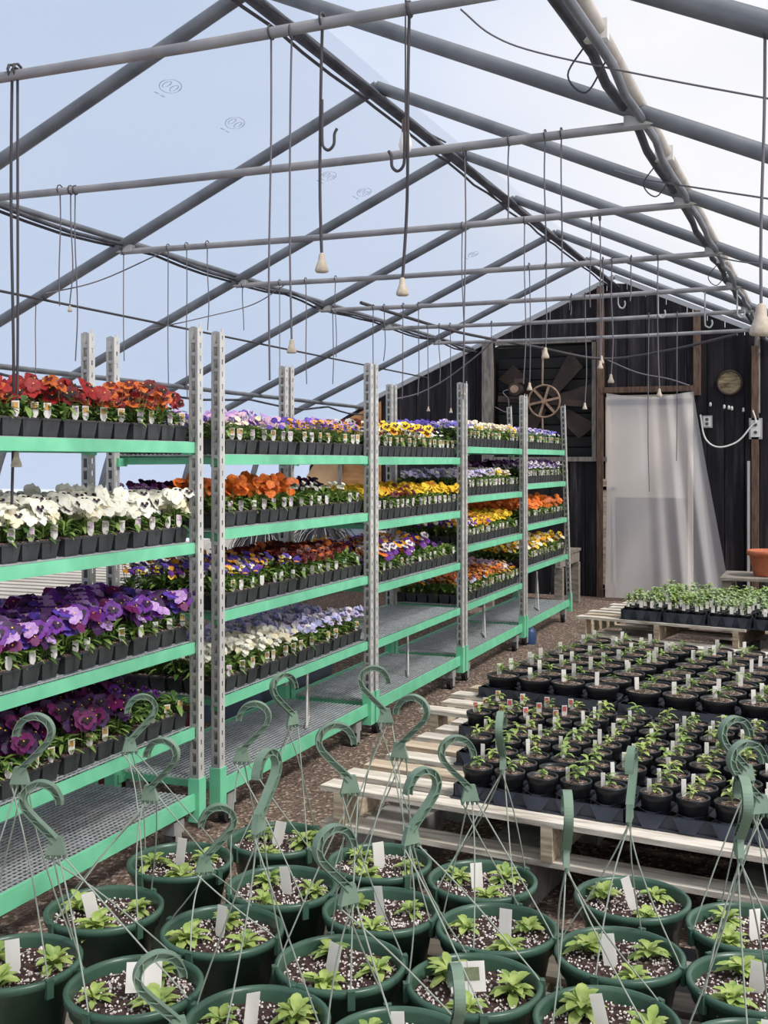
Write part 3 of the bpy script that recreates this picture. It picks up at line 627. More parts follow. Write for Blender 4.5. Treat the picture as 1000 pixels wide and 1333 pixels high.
# recipe of each of the four flats along a shelf: (front row, back row)
PLAN = {
    (0, 0): (['red', 'red', 'red', 'redend'], ['red'] * 4), (0, 1): (['white'] * 4, ['white'] * 4), (0, 2): (['purplemix'] * 4, ['purplemix'] * 4), (0, 3): (['darkpurple', 'darkpurple', 'darkpurple', 'sparse'], ['darkpurple'] * 4),
    (1, 0): (['lilacv', 'lilacv', 'lilacyellow', 'lilacyellow'], ['purplev'] * 4), (1, 1): (['orange', 'orange', 'greeny', 'greeny'], ['darkv'] * 4), (1, 2): (['tricolor', 'tricolor', 'maroonv', 'maroonv'], ['tricolor', 'tricolor', 'maroonv', 'maroonv']), (1, 3): (['whitev', 'whitev', 'lavwhite', 'lavwhite'], ['lavwhite'] * 4),
    (2, 0): (['mixbig', 'mixbig', 'mixbig', 'greeny'], ['bluev'] * 4), (2, 1): (['yellowm', 'maroonyel', 'yellowm', 'yellowm'], ['yellowm'] * 4), (2, 2): (['orangemix', 'orangemix', 'orangemix', 'sparse'], ['orangemix', 'orangemix', 'orangemix', 'purpley']),
    (3, 0): (['palebluev', 'creamyel', 'creamyel', 'creamyel'], ['bluev', 'bluev', 'palebluev', 'creamyel']), (3, 1): (['lavwhite', 'lavwhite', 'creamyel', 'creamyel'], ['lavwhite'] * 4), (3, 2): (['purpley', 'yellowp', 'yellowm', 'yellowm'], ['purpley', 'yellowp', 'yellowp', 'yellowm']), (3, 3): (['bronze', 'bronze', 'bronze', 'bronzepale'], ['bronze', 'bronze', 'bronzepale', 'bronzepale']),
    (4, 0): (['palebluev', 'palebluev', 'palebluev', 'palebluev'], ['palebluev'] * 4), (4, 1): (['purplewhite'] * 4, ['darkv', 'purplewhite', 'purplewhite', 'purplewhite']), (4, 2): (['orange'] * 4, ['orange'] * 4), (4, 3): (['yellowwhite'] * 4, ['yellowwhite', 'yellowwhite', 'yellowm', 'yellowm'])}
for (ri, si), (front, back) in PLAN.items():
    y0, y1, lv = RACKS[ri]; z = lv[si] + .0245; L = y1 - y0; fl = 4 * CELL_Y
    if ri == 4: L -= (z - .17) * .13
    pitch = (L - .02) / 4; zz = z
    for row, names in ((0, front), (1, back)):
        for k, nm in enumerate(names):
            x = XF - .025 - 1.5 * CELL_X - row * (3 * CELL_X + .004)
            yc = y0 + .01 + pitch * (k + .5); jx = R.uniform(-.003, .003)
            T = thing('flower_flat', f'flat of {DESC[nm]}, {"front" if row == 0 else "back"} row, {ORD[k]} along the {SN[si]} shelf, {RN[ri]} rack', 'flower flat', (x + jx, yc, zz), R.uniform(-.008, .008), f'flats on the {SN[si]} shelf of the {RN[ri]} rack')
            obj('cell_tray', CT, T)
            for i in range(3):
                for j in range(4):
                    p = obj('pansy', FOL[R.randrange(4)], T, ((1 - i) * CELL_X, (j - 1.5) * CELL_Y, CH + .004), R.choice((0, .4, -.4, PI, 2)), R.uniform(.9, 1.12))
                    nm2 = nm
                    # the aisle-side plants of most flats show leaves and few blooms
                    if i == 0 and R.random() < (.4 if row == 0 else 0): continue
                    if nm == 'sparse' and i < 2 and R.random() < .6: continue
                    q = obj('blossoms', BL[nm2][R.randrange(4)], p, (0, 0, 0)); q.rotation_euler = (0, 0, -p.rotation_euler[2] + R.uniform(-.3, .3))
            if row == 0:
                for j in range(4):
                    if R.random() < .1: continue
                    q = obj('plant_tag', TAGS[(ri * 3 + si + (R.random() < .2)) % 3], T, (1.42 * CELL_X, (j - 1.5) * CELL_Y + R.uniform(-.02, .02), CH - .002), R.uniform(-.75, -.25))

# ------------------------------------------------------------------ things round the racks
# wire stands on the bottom decks
for i, (px, Y, lab) in enumerate(((715, 9.6, 'farthest'), (640, 8.0, 'fourth'), (565, 6.4, 'third'), (432, 5.0, 'second'))):
    b = MB(); 
    b.tube([(-.0, -.09, 0), (0, -.02, .27), (0, .02, .27), (0, .09, 0)], .006, M['galvlight'], 6); b.tube([(0, -.12, .004), (0, .12, .004)], .007, M['galvlight'], 6)
    b.tube([(0, 0, .27), (0, 0, .33)], .006, M['galvlight'], 6)
    tag(b.build('wire_stand', None, (XF - .12, Y, .197), .4), f'upside-down V of bright rod standing on bottom deck of {lab} rack', 'rod stand', 'rod stands on the bottom decks')
# long slatted benches at the left
def benchf(y0, y1, x0, x1, z, label, tilt=0):
    T = thing('slatted_bench', label, 'bench', ((x0 + x1) / 2, (y0 + y1) / 2, 0)); L, W = y1 - y0, x1 - x0; rr = random.Random(int(y0 * 10))
    b = MB(); n = int(L / .15)
    for i in range(n): b.box((rr.uniform(-.03, .03), -L / 2 + .05 + i * L / n, z - .01), (W + rr.uniform(-.08, .08), .098, .02), M['bench'], Matrix.Rotation(rr.uniform(-.012, .012), 3, 'Z'))
    b.build('slat_top', T)
    for x in (-W / 2 + .1, 0, W / 2 - .1):
        b = MB(); b.box((x, 0, z - .06), (.05, L, .08), M['oldwood'], None); b.build('rail', T)
    lm = MB(); lm.box((0, 0, (z - .1) / 2), (.07, .07, z - .1), M['oldwood']); lm = lm.mesh('leg')
    for sx in (-1, 1):
        for k in range(4): obj('leg', lm, T, (sx * (W / 2 - .12), -L / 2 + .2 + k * (L - .4) / 3, 0))
benchf(2.6, 7.2, -6.0, -3.62, .72, 'pale slatted wooden bench behind nearest racks along left wall')
benchf(7.35, 11.9, -6.0, -3.62, .70, 'farther pale slatted bench reaching the barn wall at left')
# coils of wire, bucket on the bench
def coil(px, py, Y, w, label, seed):
    P = at(px, py, Y=Y); P.z = .73 if Y < 7.3 else .71; rr = random.Random(seed); b = MB()
    for i in range(60):
        a = rr.uniform(0, PI); ww = w * rr.uniform(.7, 1); h = .3 * rr.uniform(.6, 1)
        d = Vector((math.cos(a), math.sin(a), 0)); off = Vector((rr.uniform(-.06, .06), rr.uniform(-.06, .06), .01))
        b.tube([off + d * ww * math.cos(t) + Vector((0, 0, h * math.sin(t))) for t in [PI * j / 8 for j in range(9)]], 0.004, M['wire'] if i % 3 else M['galv'], 4)
    b.lathe([(w * .7, 0), (w * .68, .1), (w * .5, .2), (w * .2, .25), (0, .26)], M['rubber'], 14)
    tag(b.build('wire_coil', None, P), label, 'wire coil')
coil(343, 725, 8.0, .24, 'dark tangled coil of wire on the bench, left one', 1); coil(418, 728, 8.6, .30, 'wider dark coil of wire on the bench, right one', 2)
b = MB(); b.lathe([(.17, 0), (.16, .25), (.12, .36), (0, .4)], M['bluegrey'], 20); tag(b.build('covered_bucket', None, (-4.35, 9.9, .70)), 'dark grey domed bucket behind the right wire coil', 'bucket')
T = thing('storage_bin', 'dark red plastic bin on the ground behind second rack', 'bin', (-3.22, 4.55, 0))
b = MB(); b.box((0, 0, .2), (.5, .75, .40), M['maroon'], None, .9); b.build('body', T); b = MB(); b.box((0, 0, .415), (.54, .79, .03), M['maroon']); b.build('rim', T)
T = thing('storage_bin', 'grey plastic tub on the ground behind right half of second rack', 'bin', (-3.24, 6.0, 0))
b = MB(); b.box((0, 0, .22), (.55, 1.0, .44), M['bluegrey'], None, .9); b.build('body', T); b = MB(); b.box((0, 0, .455), (.59, 1.04, .03), M['bluegrey']); b.build('rim', T)
# small work bench by the door
T = thing('work_bench', 'weathered low wooden bench beside the farthest rack near door', 'bench', (-2.92, 11.35, 0))
b = MB()
for i in range(5): b.box((0, -.38 + i * .19, .56), (.8, .16, .025), M['oldwood'])
b.build('bench_top', T)
for sx in (-1, 1):
    b = MB(); b.box((sx * .36, 0, .49), (.05, .9, .11), M['oldwood'], None); b.build('rail', T)
    for sy in (-1, 1): b = MB(); b.box((sx * .36, sy * .38, .215), (.08, .08, .43), M['oldwood']); b.build('leg', T)
b = MB(); b.lathe([(.05, 0), (.055, .1), (.03, .13), (0, .14)], mat('blue_jug', (50, 70, 110), .4), 14); tag(b.build('water_jug', None, at(690, 838, z=0.0)), 'small dark blue jug on ground by fourth rack wheel', 'jug')

# ------------------------------------------------------------------ pallets
def pallet(name_label, cx, cy, W, L, ztop, rz, wood, n=7, blocks=True, z0=None, group='pallets', bh=.15):
    T = thing('wooden_pallet', name_label, 'pallet', (cx, cy, ztop - bh), rz, group); rr = random.Random(int(cx * 100 + cy * 10))
    for i in range(n):
        y = -L / 2 + .05 + (L - .1) * i / (n - 1)
        b = MB(); b.box((0, 0, 0), (W + rr.uniform(-.04, .02), .10 if n > 6 else .13, .018), M[wood if rr.random() < .75 else 'woody']); b.build('deck_board', T, (rr.uniform(-.02, .02), y, bh - .009), rr.uniform(-.01, .01))
    for i in range(3):
        b = MB(); b.box((0, 0, 0), (.04, L, bh - .036), M['woody']); b.build('stringer', T, ((i - 1) * (W / 2 - .08), 0, bh / 2))
    for y in (-L / 2 + .06, 0, L / 2 - .06):
        b = MB(); b.box((0, 0, 0), (W, .11, .018), M[wood]); b.build('bottom_board', T, (0, y, .009), 0)
    return T
PT = .32
def block(x, y, h, rz, lab):
    b = MB(); b.box((0, 0, h / 2), (.2, .4, h), M['concrete']); tag(b.build('concrete_block', None, (x, y, 0), rz), lab, 'block', 'concrete blocks under the pallets')
def ex(a, g, h): return (math.cos(a) * g - math.sin(a) * h, math.sin(a) * g + math.cos(a) * h)
pl = [('pale wooden pallet under front black pots, its left board ends bare', -.81, 4.18, 1.74, 1.22, -.11, 'wood', 8), ('pale wooden pallet at right edge under front black pots', .60, 4.02, 1.0, 1.22, -.11, 'wood', 8),
      ('wooden pallet under left half of the wider pots', -1.16, 5.50, 1.2, 1.22, -.14, 'wood', 7), ('wooden pallet under right half of the wider pots', .09, 5.32, 1.2, 1.22, -.14, 'wood', 7),
      ('wooden pallet behind left, under wider pots toward the barn', -1.0, 6.76, 1.2, 1.2, -.15, 'wood', 7), ('wooden pallet behind right, under wider pots toward the barn', .25, 6.55, 1.2, 1.2, -.15, 'wood', 7),
      ('far wooden pallet with fanned bare slats, under the dense seedlings', -1.1, 8.87, 1.3, 1.2, -.19, 'wood', 8), ('far wooden pallet at right edge of photo', .27, 8.6, 1.3, 1.2, -.19, 'woody', 8)]
for i, (lab, cx, cy, W, L, rz, wd, n) in enumerate(pl):
    pallet(lab, cx, cy, W, L, PT, rz, wd, n)
    for gx in (-W / 2 + .2, -.17, W / 2 - .2) if W > 1.5 else (-W / 2 + .2, W / 2 - .2):
        for gy in (-L / 2 + .22, L / 2 - .25):
            dx, dy = ex(rz, gx, gy); block(cx + dx, cy + dy, PT - .15, rz, f'grey block under the {["front left", "front right", "middle left", "middle right", "rear left", "rear right", "far left", "far right"][i]} pallet')
for i, (cx, cy, lab) in enumerate(((-1.22, 2.27, 'weathered low pallet carrying the left hanging baskets'), (-.02, 2.2, 'weathered low pallet carrying the right hanging baskets'))):
    pallet(lab, cx, cy, 1.16, 1.72, .16, -.02, 'oldwood', 10, group='low pallets under the hanging baskets')
b = MB(); vs = []
for i in range(13):
    for j in range(7): vs.append((-1.6 + i * .19, 3.15 + j * .055 + .01 * math.sin(i), .012 + .012 * math.sin(i * 1.9 + j) ** 2))
b.add(vs, [(i * 7 + j, (i + 1) * 7 + j, (i + 1) * 7 + j + 1, i * 7 + j + 1) for i in range(12) for j in range(6)], M['pot'], True)
tag(b.build('ground_cloth'), 'black ground cloth lying in the gap before the front pallet', 'cloth')

# ------------------------------------------------------------------ pots with seedlings
def pot_mesh(r, h, m, n=20, rim=.006):
    b = MB(); b.lathe([(0, 0), (r * .68, 0), (r * .72, .004), (r * .93, h - .022), (r * .98, h - .02), (r, h - .004), (r, h), (r - rim, h), (r - rim - .002, h - .012)], m, n); return b.mesh('pot_body')
def soil_mesh(r, z, m):
    b = MB(); n = 16; b.add([(0, 0, z + .006)] + [(r * math.cos(2 * PI * j / n), r * math.sin(2 * PI * j / n), z) for j in range(n)], [(0, j, j % n + 1) for j in range(1, n + 1)], m, True); return b.mesh('soil')
def seedling(seed, h, n, L, W, m, name='seedling', up=.3):
    rnd = random.Random(seed); b = MB(); lx, ly = rnd.uniform(-.012, .012), rnd.uniform(-.012, .012)
    b.tube([(0, 0, 0), (lx * .5, ly * .5, h * .5), (lx, ly, h)], [.0018, .0016, .001], m, 4, False)
    for i in range(n):
        t = .35 + .65 * i / max(n - 1, 1); a = i * 2.4 + rnd.uniform(-.4, .4); e = up + rnd.uniform(-.2, .5)
        b.leaf((lx * t, ly * t, h * t), (math.cos(a) * math.cos(e), math.sin(a) * math.cos(e), math.sin(e)), (0, 0, 1), L * rnd.uniform(.75, 1.15), W * rnd.uniform(.8, 1.2), m, rnd.uniform(.1, .45))
    return b.mesh(name)
SMALL = dict(pot=pot_mesh(.054, .098, M['pot']), soil=soil_mesh(.047, .088, M['soilb']), seed=[seedling(300 + i, .045, 9, .034, .017, M['lime'] if i % 2 else M['lime2']) for i in range(6)])
BIG = dict(pot=pot_mesh(.081, .10, M['pot'], 24), soil=soil_mesh(.072, .09, M['soilb']), seed=[seedling(400 + i, .04, 9, .045, .013, M['lime2'] if i % 2 else M['leaf'], up=.5) for i in range(6)])
DEN = dict(pot=pot_mesh(.046, .09, M['pot'], 12), soil=soil_mesh(.040, .08, M['soilb']), seed=[seedling(500 + i, .10, 24, .040, .022, M['sage'] if i % 3 else M['lime2'], up=.4) for i in range(6)])
TS = [tag_mesh(.014, .062, None), tag_mesh(.015, .07, None)]
TR = tag_mesh(.022, .06, M['redtag']); TB = [tag_mesh(.021, .088, None), tag_mesh(.022, .08, None)]; TD = [tag_mesh(.026, .075, None), tag_mesh(.025, .06, None)]
def tray_mesh(nx, ny, pitch, r, zp=.05, notch=False):
    b = MB(); n = 16
    for i in range(nx):
        for j in range(ny):
            cx, cy = (i - (nx - 1) / 2) * pitch, (j - (ny - 1) / 2) * pitch
            inn, out = [], []
            for k in range(n):
                a = 2 * PI * k / n + PI / n; c_, s_ = math.cos(a), math.sin(a); q = pitch / 2 / max(abs(c_), abs(s_))
                inn.append((cx + c_ * r, cy + s_ * r, zp)); out.append((cx + c_ * q, cy + s_ * q, zp + (.012 if q > pitch * .6 else 0)))
            low = [(x_ * 1.0 + (cx - x_) * .12, y_ + (cy - y_) * .12, .004) for x_, y_, z_ in inn]
            b.add(inn + out + low, [(k, n + k, n + (k + 1) % n, (k + 1) % n) for k in range(n)] + [(2 * n + k, k, (k + 1) % n, 2 * n + (k + 1) % n) for k in range(n)], M['tray'])
    W, L = nx * pitch, ny * pitch
    for sx in (-1, 1):
        b.box((sx * (W / 2 + .003), 0, zp / 2), (.004, L + .01, zp), M['tray']); b.box((sx * (W / 2 + .008), 0, .004), (.014, L + .02, .006), M['tray'])
        b.box((0, sx * (L / 2 + .003), zp / 2), (W + .01, .004, zp), M['tray']); b.box((0, sx * (L / 2 + .008), .004), (W + .02, .014, .006), M['tray'])
    for i in range(nx):      # facets on the long skirts
        for sy in (-1, 1):
            cx = (i - (nx - 1) / 2) * pitch; y = sy * (L / 2 + .006); y2 = sy * (L / 2 + .018)
            b.add([(cx - pitch * .42, y, zp - .002), (cx + pitch * .42, y, zp - .002), (cx + pitch * .2, y2, .006), (cx - pitch * .2, y2, .006)], [(0, 1, 2, 3) if sy > 0 else (3, 2, 1, 0)], M['tray'])
    return b.mesh('carry_tray')
def grid(kind, mesh, nx, ny, pitch, origin, rz, trays, tlabel, plabel, group, tgroup, tagf, rows_total):
    """trays: list of (gx, gy) of tray centres in the turned frame"""
    ox, oy = origin; z = PT
    for ti, (gx, gy, colo, rowo) in enumerate(trays):
        dx, dy = ex(rz, gx, gy)
        tag(obj('carry_tray', mesh, None, (ox + dx, oy + dy, z), rz), tlabel(ti), 'tray', tgroup)
        for i in range(nx):
            for j in range(ny):
                hx, hy = gx + (i - (nx - 1) / 2) * pitch, gy + (j - (ny - 1) / 2) * pitch
                dx, dy = ex(rz, hx, hy)
                c_, r_ = colo + i, rowo + j
                T = thing('seedling_pot', plabel(c_, r_), 'plant pot', (ox + dx, oy + dy, z + .006), rz + R.uniform(-.3, .3), group)
                obj('pot_body', kind['pot'], T); obj('soil', kind['soil'], T)
                zt = .09
                if R.random() < .95: obj('seedling', R.choice(kind['seed']), T, (R.uniform(-.008, .008), R.uniform(-.008, .008), zt - .002), R.uniform(0, 6.2), R.uniform(.65, 1.1))
                tagf(T, c_, r_)
def tag_small(T, c, r):
    me = TR if (c < 4 and r in (6, 7, 8)) else R.choice(TS)
    if R.random() < .75 or me is TR:
        q = obj('plant_tag', me, T, (-.022 + R.uniform(-.012, .01), R.uniform(.0, .03), .075), -PI / 2 + .3 + R.uniform(-.3, .3) - T.rotation_euler[2]); q.rotation_euler[1] = R.uniform(-.12, .12)
        if me is TR: q['label'] = 'red printed tag'
def tag_big(T, c, r):
    for k in range(R.choice((0, 1, 1, 1, 2))):
        q = obj('plant_tag', R.choice(TB), T, (-.03 + .03 * k + R.uniform(-.02, .02), R.uniform(-.02, .03), .07), -PI / 2 + .3 + R.uniform(-.35, .35) - T.rotation_euler[2]); q.rotation_euler[1] = R.uniform(-.15, .15)
def tag_den(T, c, r):
    q = obj('plant_tag', R.choice(TD), T, (R.uniform(-.02, .02), -.028, .065), -PI / 2 + .35 + R.uniform(-.3, .3) - T.rotation_euler[2])
NW = ['nearest', 'second', 'third', 'fourth', 'fifth', 'sixth', 'seventh', 'eighth', 'ninth', 'tenth']
pS = .12; tW, tL = 5 * pS + .03, 3 * pS + .035
trays = []
for r_, off in enumerate((-.19, -.36, -.53)):
    for c_ in range(3): trays.append((off + 2.5 * pS + c_ * tW, .0 + pS + r_ * tL, c_ * 5, r_ * 3))
tm = tray_mesh(5, 3, pS, .049)
grid(SMALL, tm, 5, 3, pS, (-1.04, 3.75), -.11, trays, lambda i: f'slate plastic tray of small pots, {NW[i // 3]} row, {ORD[i % 3]} from left, front pallets',
     lambda c, r: f'small black pot with seedling, {NW[r]} row, {ORD[c] if c < 16 else c} from left, front pallets', 'small black pots on the front pallets', 'trays on the front pallets', tag_small, 9)
pB = .174; tW, tL = 4 * pB + .03, 2 * pB + .03
trays = [(.02 + 1.5 * pB + c_ * tW, .5 * pB + r_ * tL, c_ * 4, r_ * 2) for r_ in range(4) for c_ in range(3)]
grid(BIG, tray_mesh(4, 2, pB, .074), 4, 2, pB, (-1.57, 5.42), -.17, trays, lambda i: f'slate plastic tray of wider pots, {NW[i // 3]} row, {ORD[i % 3]} from left, middle pallets',
     lambda c, r: f'wide black pot with white tag, {NW[r]} row, {ORD[c]} from left, middle pallets', 'wide black pots on the middle pallets', 'trays on the middle pallets', tag_big, 8)
pD = .098; tW, tL = 3 * pD + .03, 5 * pD + .03
trays = [(.17 + c_ * tW, 2.4 * pD + r_ * tL, c_ * 3, r_ * 5) for r_ in range(2) for c_ in range(5)]
grid(DEN, tray_mesh(3, 5, pD, .042, .075), 3, 5, pD, (-1.50, 8.38), -.19, trays, lambda i: f'black tray of leafy seedlings, {NW[i // 5]} row, {ORD[i % 5]} from left, far pallet',
     lambda c, r: f'small pot of dense pale-green seedlings, {NW[r]} row, {ORD[c]} from left, far pallet', 'pots of leafy seedlings on the far pallets', 'trays on the far pallets', tag_den, 10)

# terracotta pot on its stand at right
P = at(1000, 750, Y=9.75)
T = thing('wooden_stand', 'weathered wooden stand under terracotta pot at right edge', 'stand', (P.x - .05, P.y + .05, 0))
b = MB()
for i in range(4): b.box((0, -.24 + i * .16, P.z - .012), (.62, .14, .024), M['oldwood'])
b.build('stand_top', T)
for sx in (-1, 1):
    for sy in (-1, 1): b = MB(); b.box((sx * .26, sy * .24, (P.z - .024) / 2), (.07, .07, P.z - .024), M['oldwood']); b.build('leg', T)
b = MB(); b.lathe([(0, 0), (.11, 0), (.115, .01), (.15, .17), (.165, .17), (.17, .21), (.158, .215), (.145, .18), (0, .17)], M['terra'], 28); tag(b.build('terracotta_pot', None, (P.x, P.y, P.z + .001)), 'empty orange terracotta pot on a wooden stand at right edge', 'plant pot')

# ------------------------------------------------------------------ hanging baskets
RIMR, PH = .146, .225; BZ = .162
b = MB(); b.lathe([(0, 0), (.088, 0), (.094, .004), (.128, PH - .045), (.136, PH - .043), (.139, PH - .02), (RIMR, PH - .018), (RIMR + .001, PH - .003), (RIMR - .004, PH), (RIMR - .010, PH), (RIMR - .013, PH - .01), (RIMR - .016, PH - .04)], M['potgreen'], 44)
BODY = b.mesh('basket_body')
def basket_soil(seed):
    rnd = random.Random(seed); b = MB(); n = 28; z = PH - .032; rings = [.132, .1, .06]; vs = []
    for r in rings:
        for j in range(n): vs.append((r * math.cos(2 * PI * j / n), r * math.sin(2 * PI * j / n), z + rnd.uniform(-.003, .004)))
    vs.append((0, 0, z + .003))
    fs = [(i * n + j, i * n + (j + 1) % n, (i + 1) * n + (j + 1) % n, (i + 1) * n + j) for i in range(2) for j in range(n)] + [(2 * n + j, 2 * n + (j + 1) % n, 3 * n) for j in range(n)]
    b.add(vs, fs, M['soil'], True)
    for i in range(330):
        a, rr = rnd.uniform(0, 2 * PI), .128 * math.sqrt(rnd.random()); s = rnd.uniform(.0018, .0042)
        c = Vector((rr * math.cos(a), rr * math.sin(a), z + .004)); q = Euler((rnd.random() * 3, rnd.random() * 3, 0)).to_matrix()
        o = [q @ Vector(v) * s + c for v in ((1, 0, 0), (-1, 0, 0), (0, 1, 0), (0, -1, 0), (0, 0, .8), (0, 0, -.8))]
        b.add(o, [(0, 2, 4), (2, 1, 4), (1, 3, 4), (3, 0, 4), (2, 0, 5), (1, 2, 5), (3, 1, 5), (0, 3, 5)], M['perlite'])
    return b.mesh('soil')
SOILS = [basket_soil(i) for i in range(4)]
def rosette(seed):
    rnd = random.Random(seed); b = MB(); n = rnd.choice((15, 18, 21))
    for i in range(n):
        a = i * 2.4 + rnd.uniform(-.5, .5); e = rnd.uniform(.1, .5) + .8 * i / n; L = .040 - .012 * i / n; o = rnd.uniform(0, .010)
        b.leaf((math.cos(a) * o, math.sin(a) * o, .003 + .014 * i / n), (math.cos(a) * math.cos(e), math.sin(a) * math.cos(e), math.sin(e)), (0, 0, 1), L * rnd.uniform(.75, 1.15), .019 * rnd.uniform(.75, 1.2), M['lime'] if rnd.random() < .7 else M['lime2'], rnd.uniform(.05, .5))
    return b.mesh('seedling')
ROS = [rosette(700 + i) for i in range(6)]
BT = [tag_mesh(.026, .105, None), tag_mesh(.032, .092, None)]
def card():
    b = MB(); w, h = .075, .06
    b.box((0, 0, .055), (.002, w, h), M['tag']); b.box((0, 0, .012), (.002, .02, .03), M['tag']); b.box((.0014, 0, .055), (.001, .001, h), M['tagline'])
    return b
cd = card(); CARD = cd.mesh('plant_tag'); cd = card(); cd.box((.0016, 0, .06), (.001, .05, .026), mat('card_photo', (96, 108, 72), .5, 0, (120, 124, 96), 60)); CARD2 = cd.mesh('plant_tag')
def hook_mesh():
    b = MB(); path = curve([(0, 0, .0), (-.022, 0, .022), (-.048, 0, .048), (-.066, 0, .07), (-.07, 0, .092), (-.058, 0, .112), (-.034, 0, .121), (-.008, 0, .112), (.006, 0, .09), (.008, 0, .076)], 4)
    n = len(path); m = M['hook']
    L1, L2 = [], []
    for i, p in enumerate(path):
        t = (path[min(i + 1, n - 1)] - path[max(i - 1, 0)]).normalized(); nn = Vector((t.z, 0, -t.x)); L1.append(p + nn * .006); L2.append(p - nn * .006)
    def ribbon(L, w, th):
        vs = []
        for i, p in enumerate(L):
            t = (L[min(i + 1, n - 1)] - L[max(i - 1, 0)]).normalized(); nn = Vector((t.z, 0, -t.x)) * th
            vs += [p + Vector((0, w, 0)) + nn, p + Vector((0, -w, 0)) + nn, p + Vector((0, -w, 0)) - nn, p + Vector((0, w, 0)) - nn]
        fs = []
        for i in range(n - 1):
            for j in range(4): fs.append((i * 4 + j, i * 4 + (j + 1) % 4, (i + 1) * 4 + (j + 1) % 4, (i + 1) * 4 + j))
        fs += [(3, 2, 1, 0), tuple((n - 1) * 4 + j for j in range(4))]; b.add(vs, fs, m)
    ribbon(L1, .009, .001); ribbon(L2, .009, .001)
    vs = [v for p, q in zip(L1, L2) for v in (p, q)]
    vs2 = [Vector(v) + Vector((0, .0014, 0)) for v in vs]; vs = [Vector(v) - Vector((0, .0014, 0)) for v in vs]
    b.add(vs, [(2 * i, 2 * i + 1, 2 * i + 3, 2 * i + 2) for i in range(n - 1)], m); b.add(vs2, [(2 * i, 2 * i + 2, 2 * i + 3, 2 * i + 1) for i in range(n - 1)], m)
    for i in range(2, n - 3, 4): b.bar(L1[i], L2[min(i + 2, n - 1)], .016, .0018, m)
    # flared hub with eyelets
    b.add([(-.022, -.006, -.03), (.022, -.006, -.03), (.012, -.006, .008), (-.012, -.006, .008), (-.022, .006, -.03), (.022, .006, -.03), (.012, .006, .008), (-.012, .006, .008)],
          [(0, 1, 2, 3), (5, 4, 7, 6), (1, 5, 6, 2), (4, 0, 3, 7), (3, 2, 6, 7), (0, 4, 5, 1)], m)
    for x in (-.018, -.006, .006, .018): b.tube([(x, 0, -.028), (x, 0, -.040)], [.006, .003], m, 6)
    return b.mesh('hook')
HOOK = hook_mesh()
# px, far rim row, hub pixel, facing (degrees), tag kind
POTS = [
    ('A1', 20, 1213, (26, 1003), 180, 't', 1), ('A2', 136, 1151, (195, 1026), 170, 't', 1), ('A3', 235, 1095, (169, 964), 200, 't', 1),
    ('B1', 175, 1241, (73, 1094), 0, 'c', 1), ('B2', 293, 1174, (266, 1118), 195, 't', 1), ('B3', 364, 1127, (315, 976), 180, 't', 1), ('B4', 361, 1069, (381, 930), 40, 't', 1),
    ('C1', 340, 1283, (337, 1063), 245, 't', 1), ('C2', 443, 1215, (456, 1014), 10, 't', 1), ('C3', 496, 1153, (520, 970), 165, 't', 1), ('C4', 494, 1096, (502, 926), 0, 't', 1),
    ('D1', 530, 1311, (454, 1156), 35, 't', 1), ('D2', 615, 1242, (535, 1080), 215, 'p', 1), ('D3', 647, 1178, (612, 1026), 10, 't', 1), ('D4', 628, 1118, (655, 985), 75, 't', 1),
    ('E1', 786, 1280, (737, 1106), 85, 't', 1), ('E2', 805, 1204, (820, 1050), 250, 't', 1), ('E3', 823, 1139, None, 0, 't', 0),
    ('F1', 990, 1323, (962, 1092), 85, 't', 1), ('F2', 985, 1238, (990, 1040), 15, 't', 1), ('F3', 975, 1173, (972, 1000), 20, 't', 1),
    ('B0', 40, 1385, None, 0, 't', 0), ('C0', 240, 1372, (232, 1330), 20, 't', 1), ('D0', 570, 1395, (590, 1345), 95, 't', 1)]
cent = []
for p in POTS:
    d = (EYE - BZ - PH) * FPX / (p[2] - HOR) - RIMR
    q = at(p[1], 600, d=d); cent.append([q.x, q.y])
for it in range(60):
    for i in range(len(cent)):
        for j in range(i + 1, len(cent)):
            dx, dy = cent[j][0] - cent[i][0], cent[j][1] - cent[i][1]; D_ = math.hypot(dx, dy)
            if D_ < .296:
                k = (.296 - D_) / 2 / D_; cent[i][0] -= dx * k; cent[i][1] -= dy * k; cent[j][0] += dx * k; cent[j][1] += dy * k
COLN = dict(A='column nearest the racks', B='second column from the racks', C='third column from the racks', D='fourth column from the racks', E='fifth column from the racks', F='column at right edge')
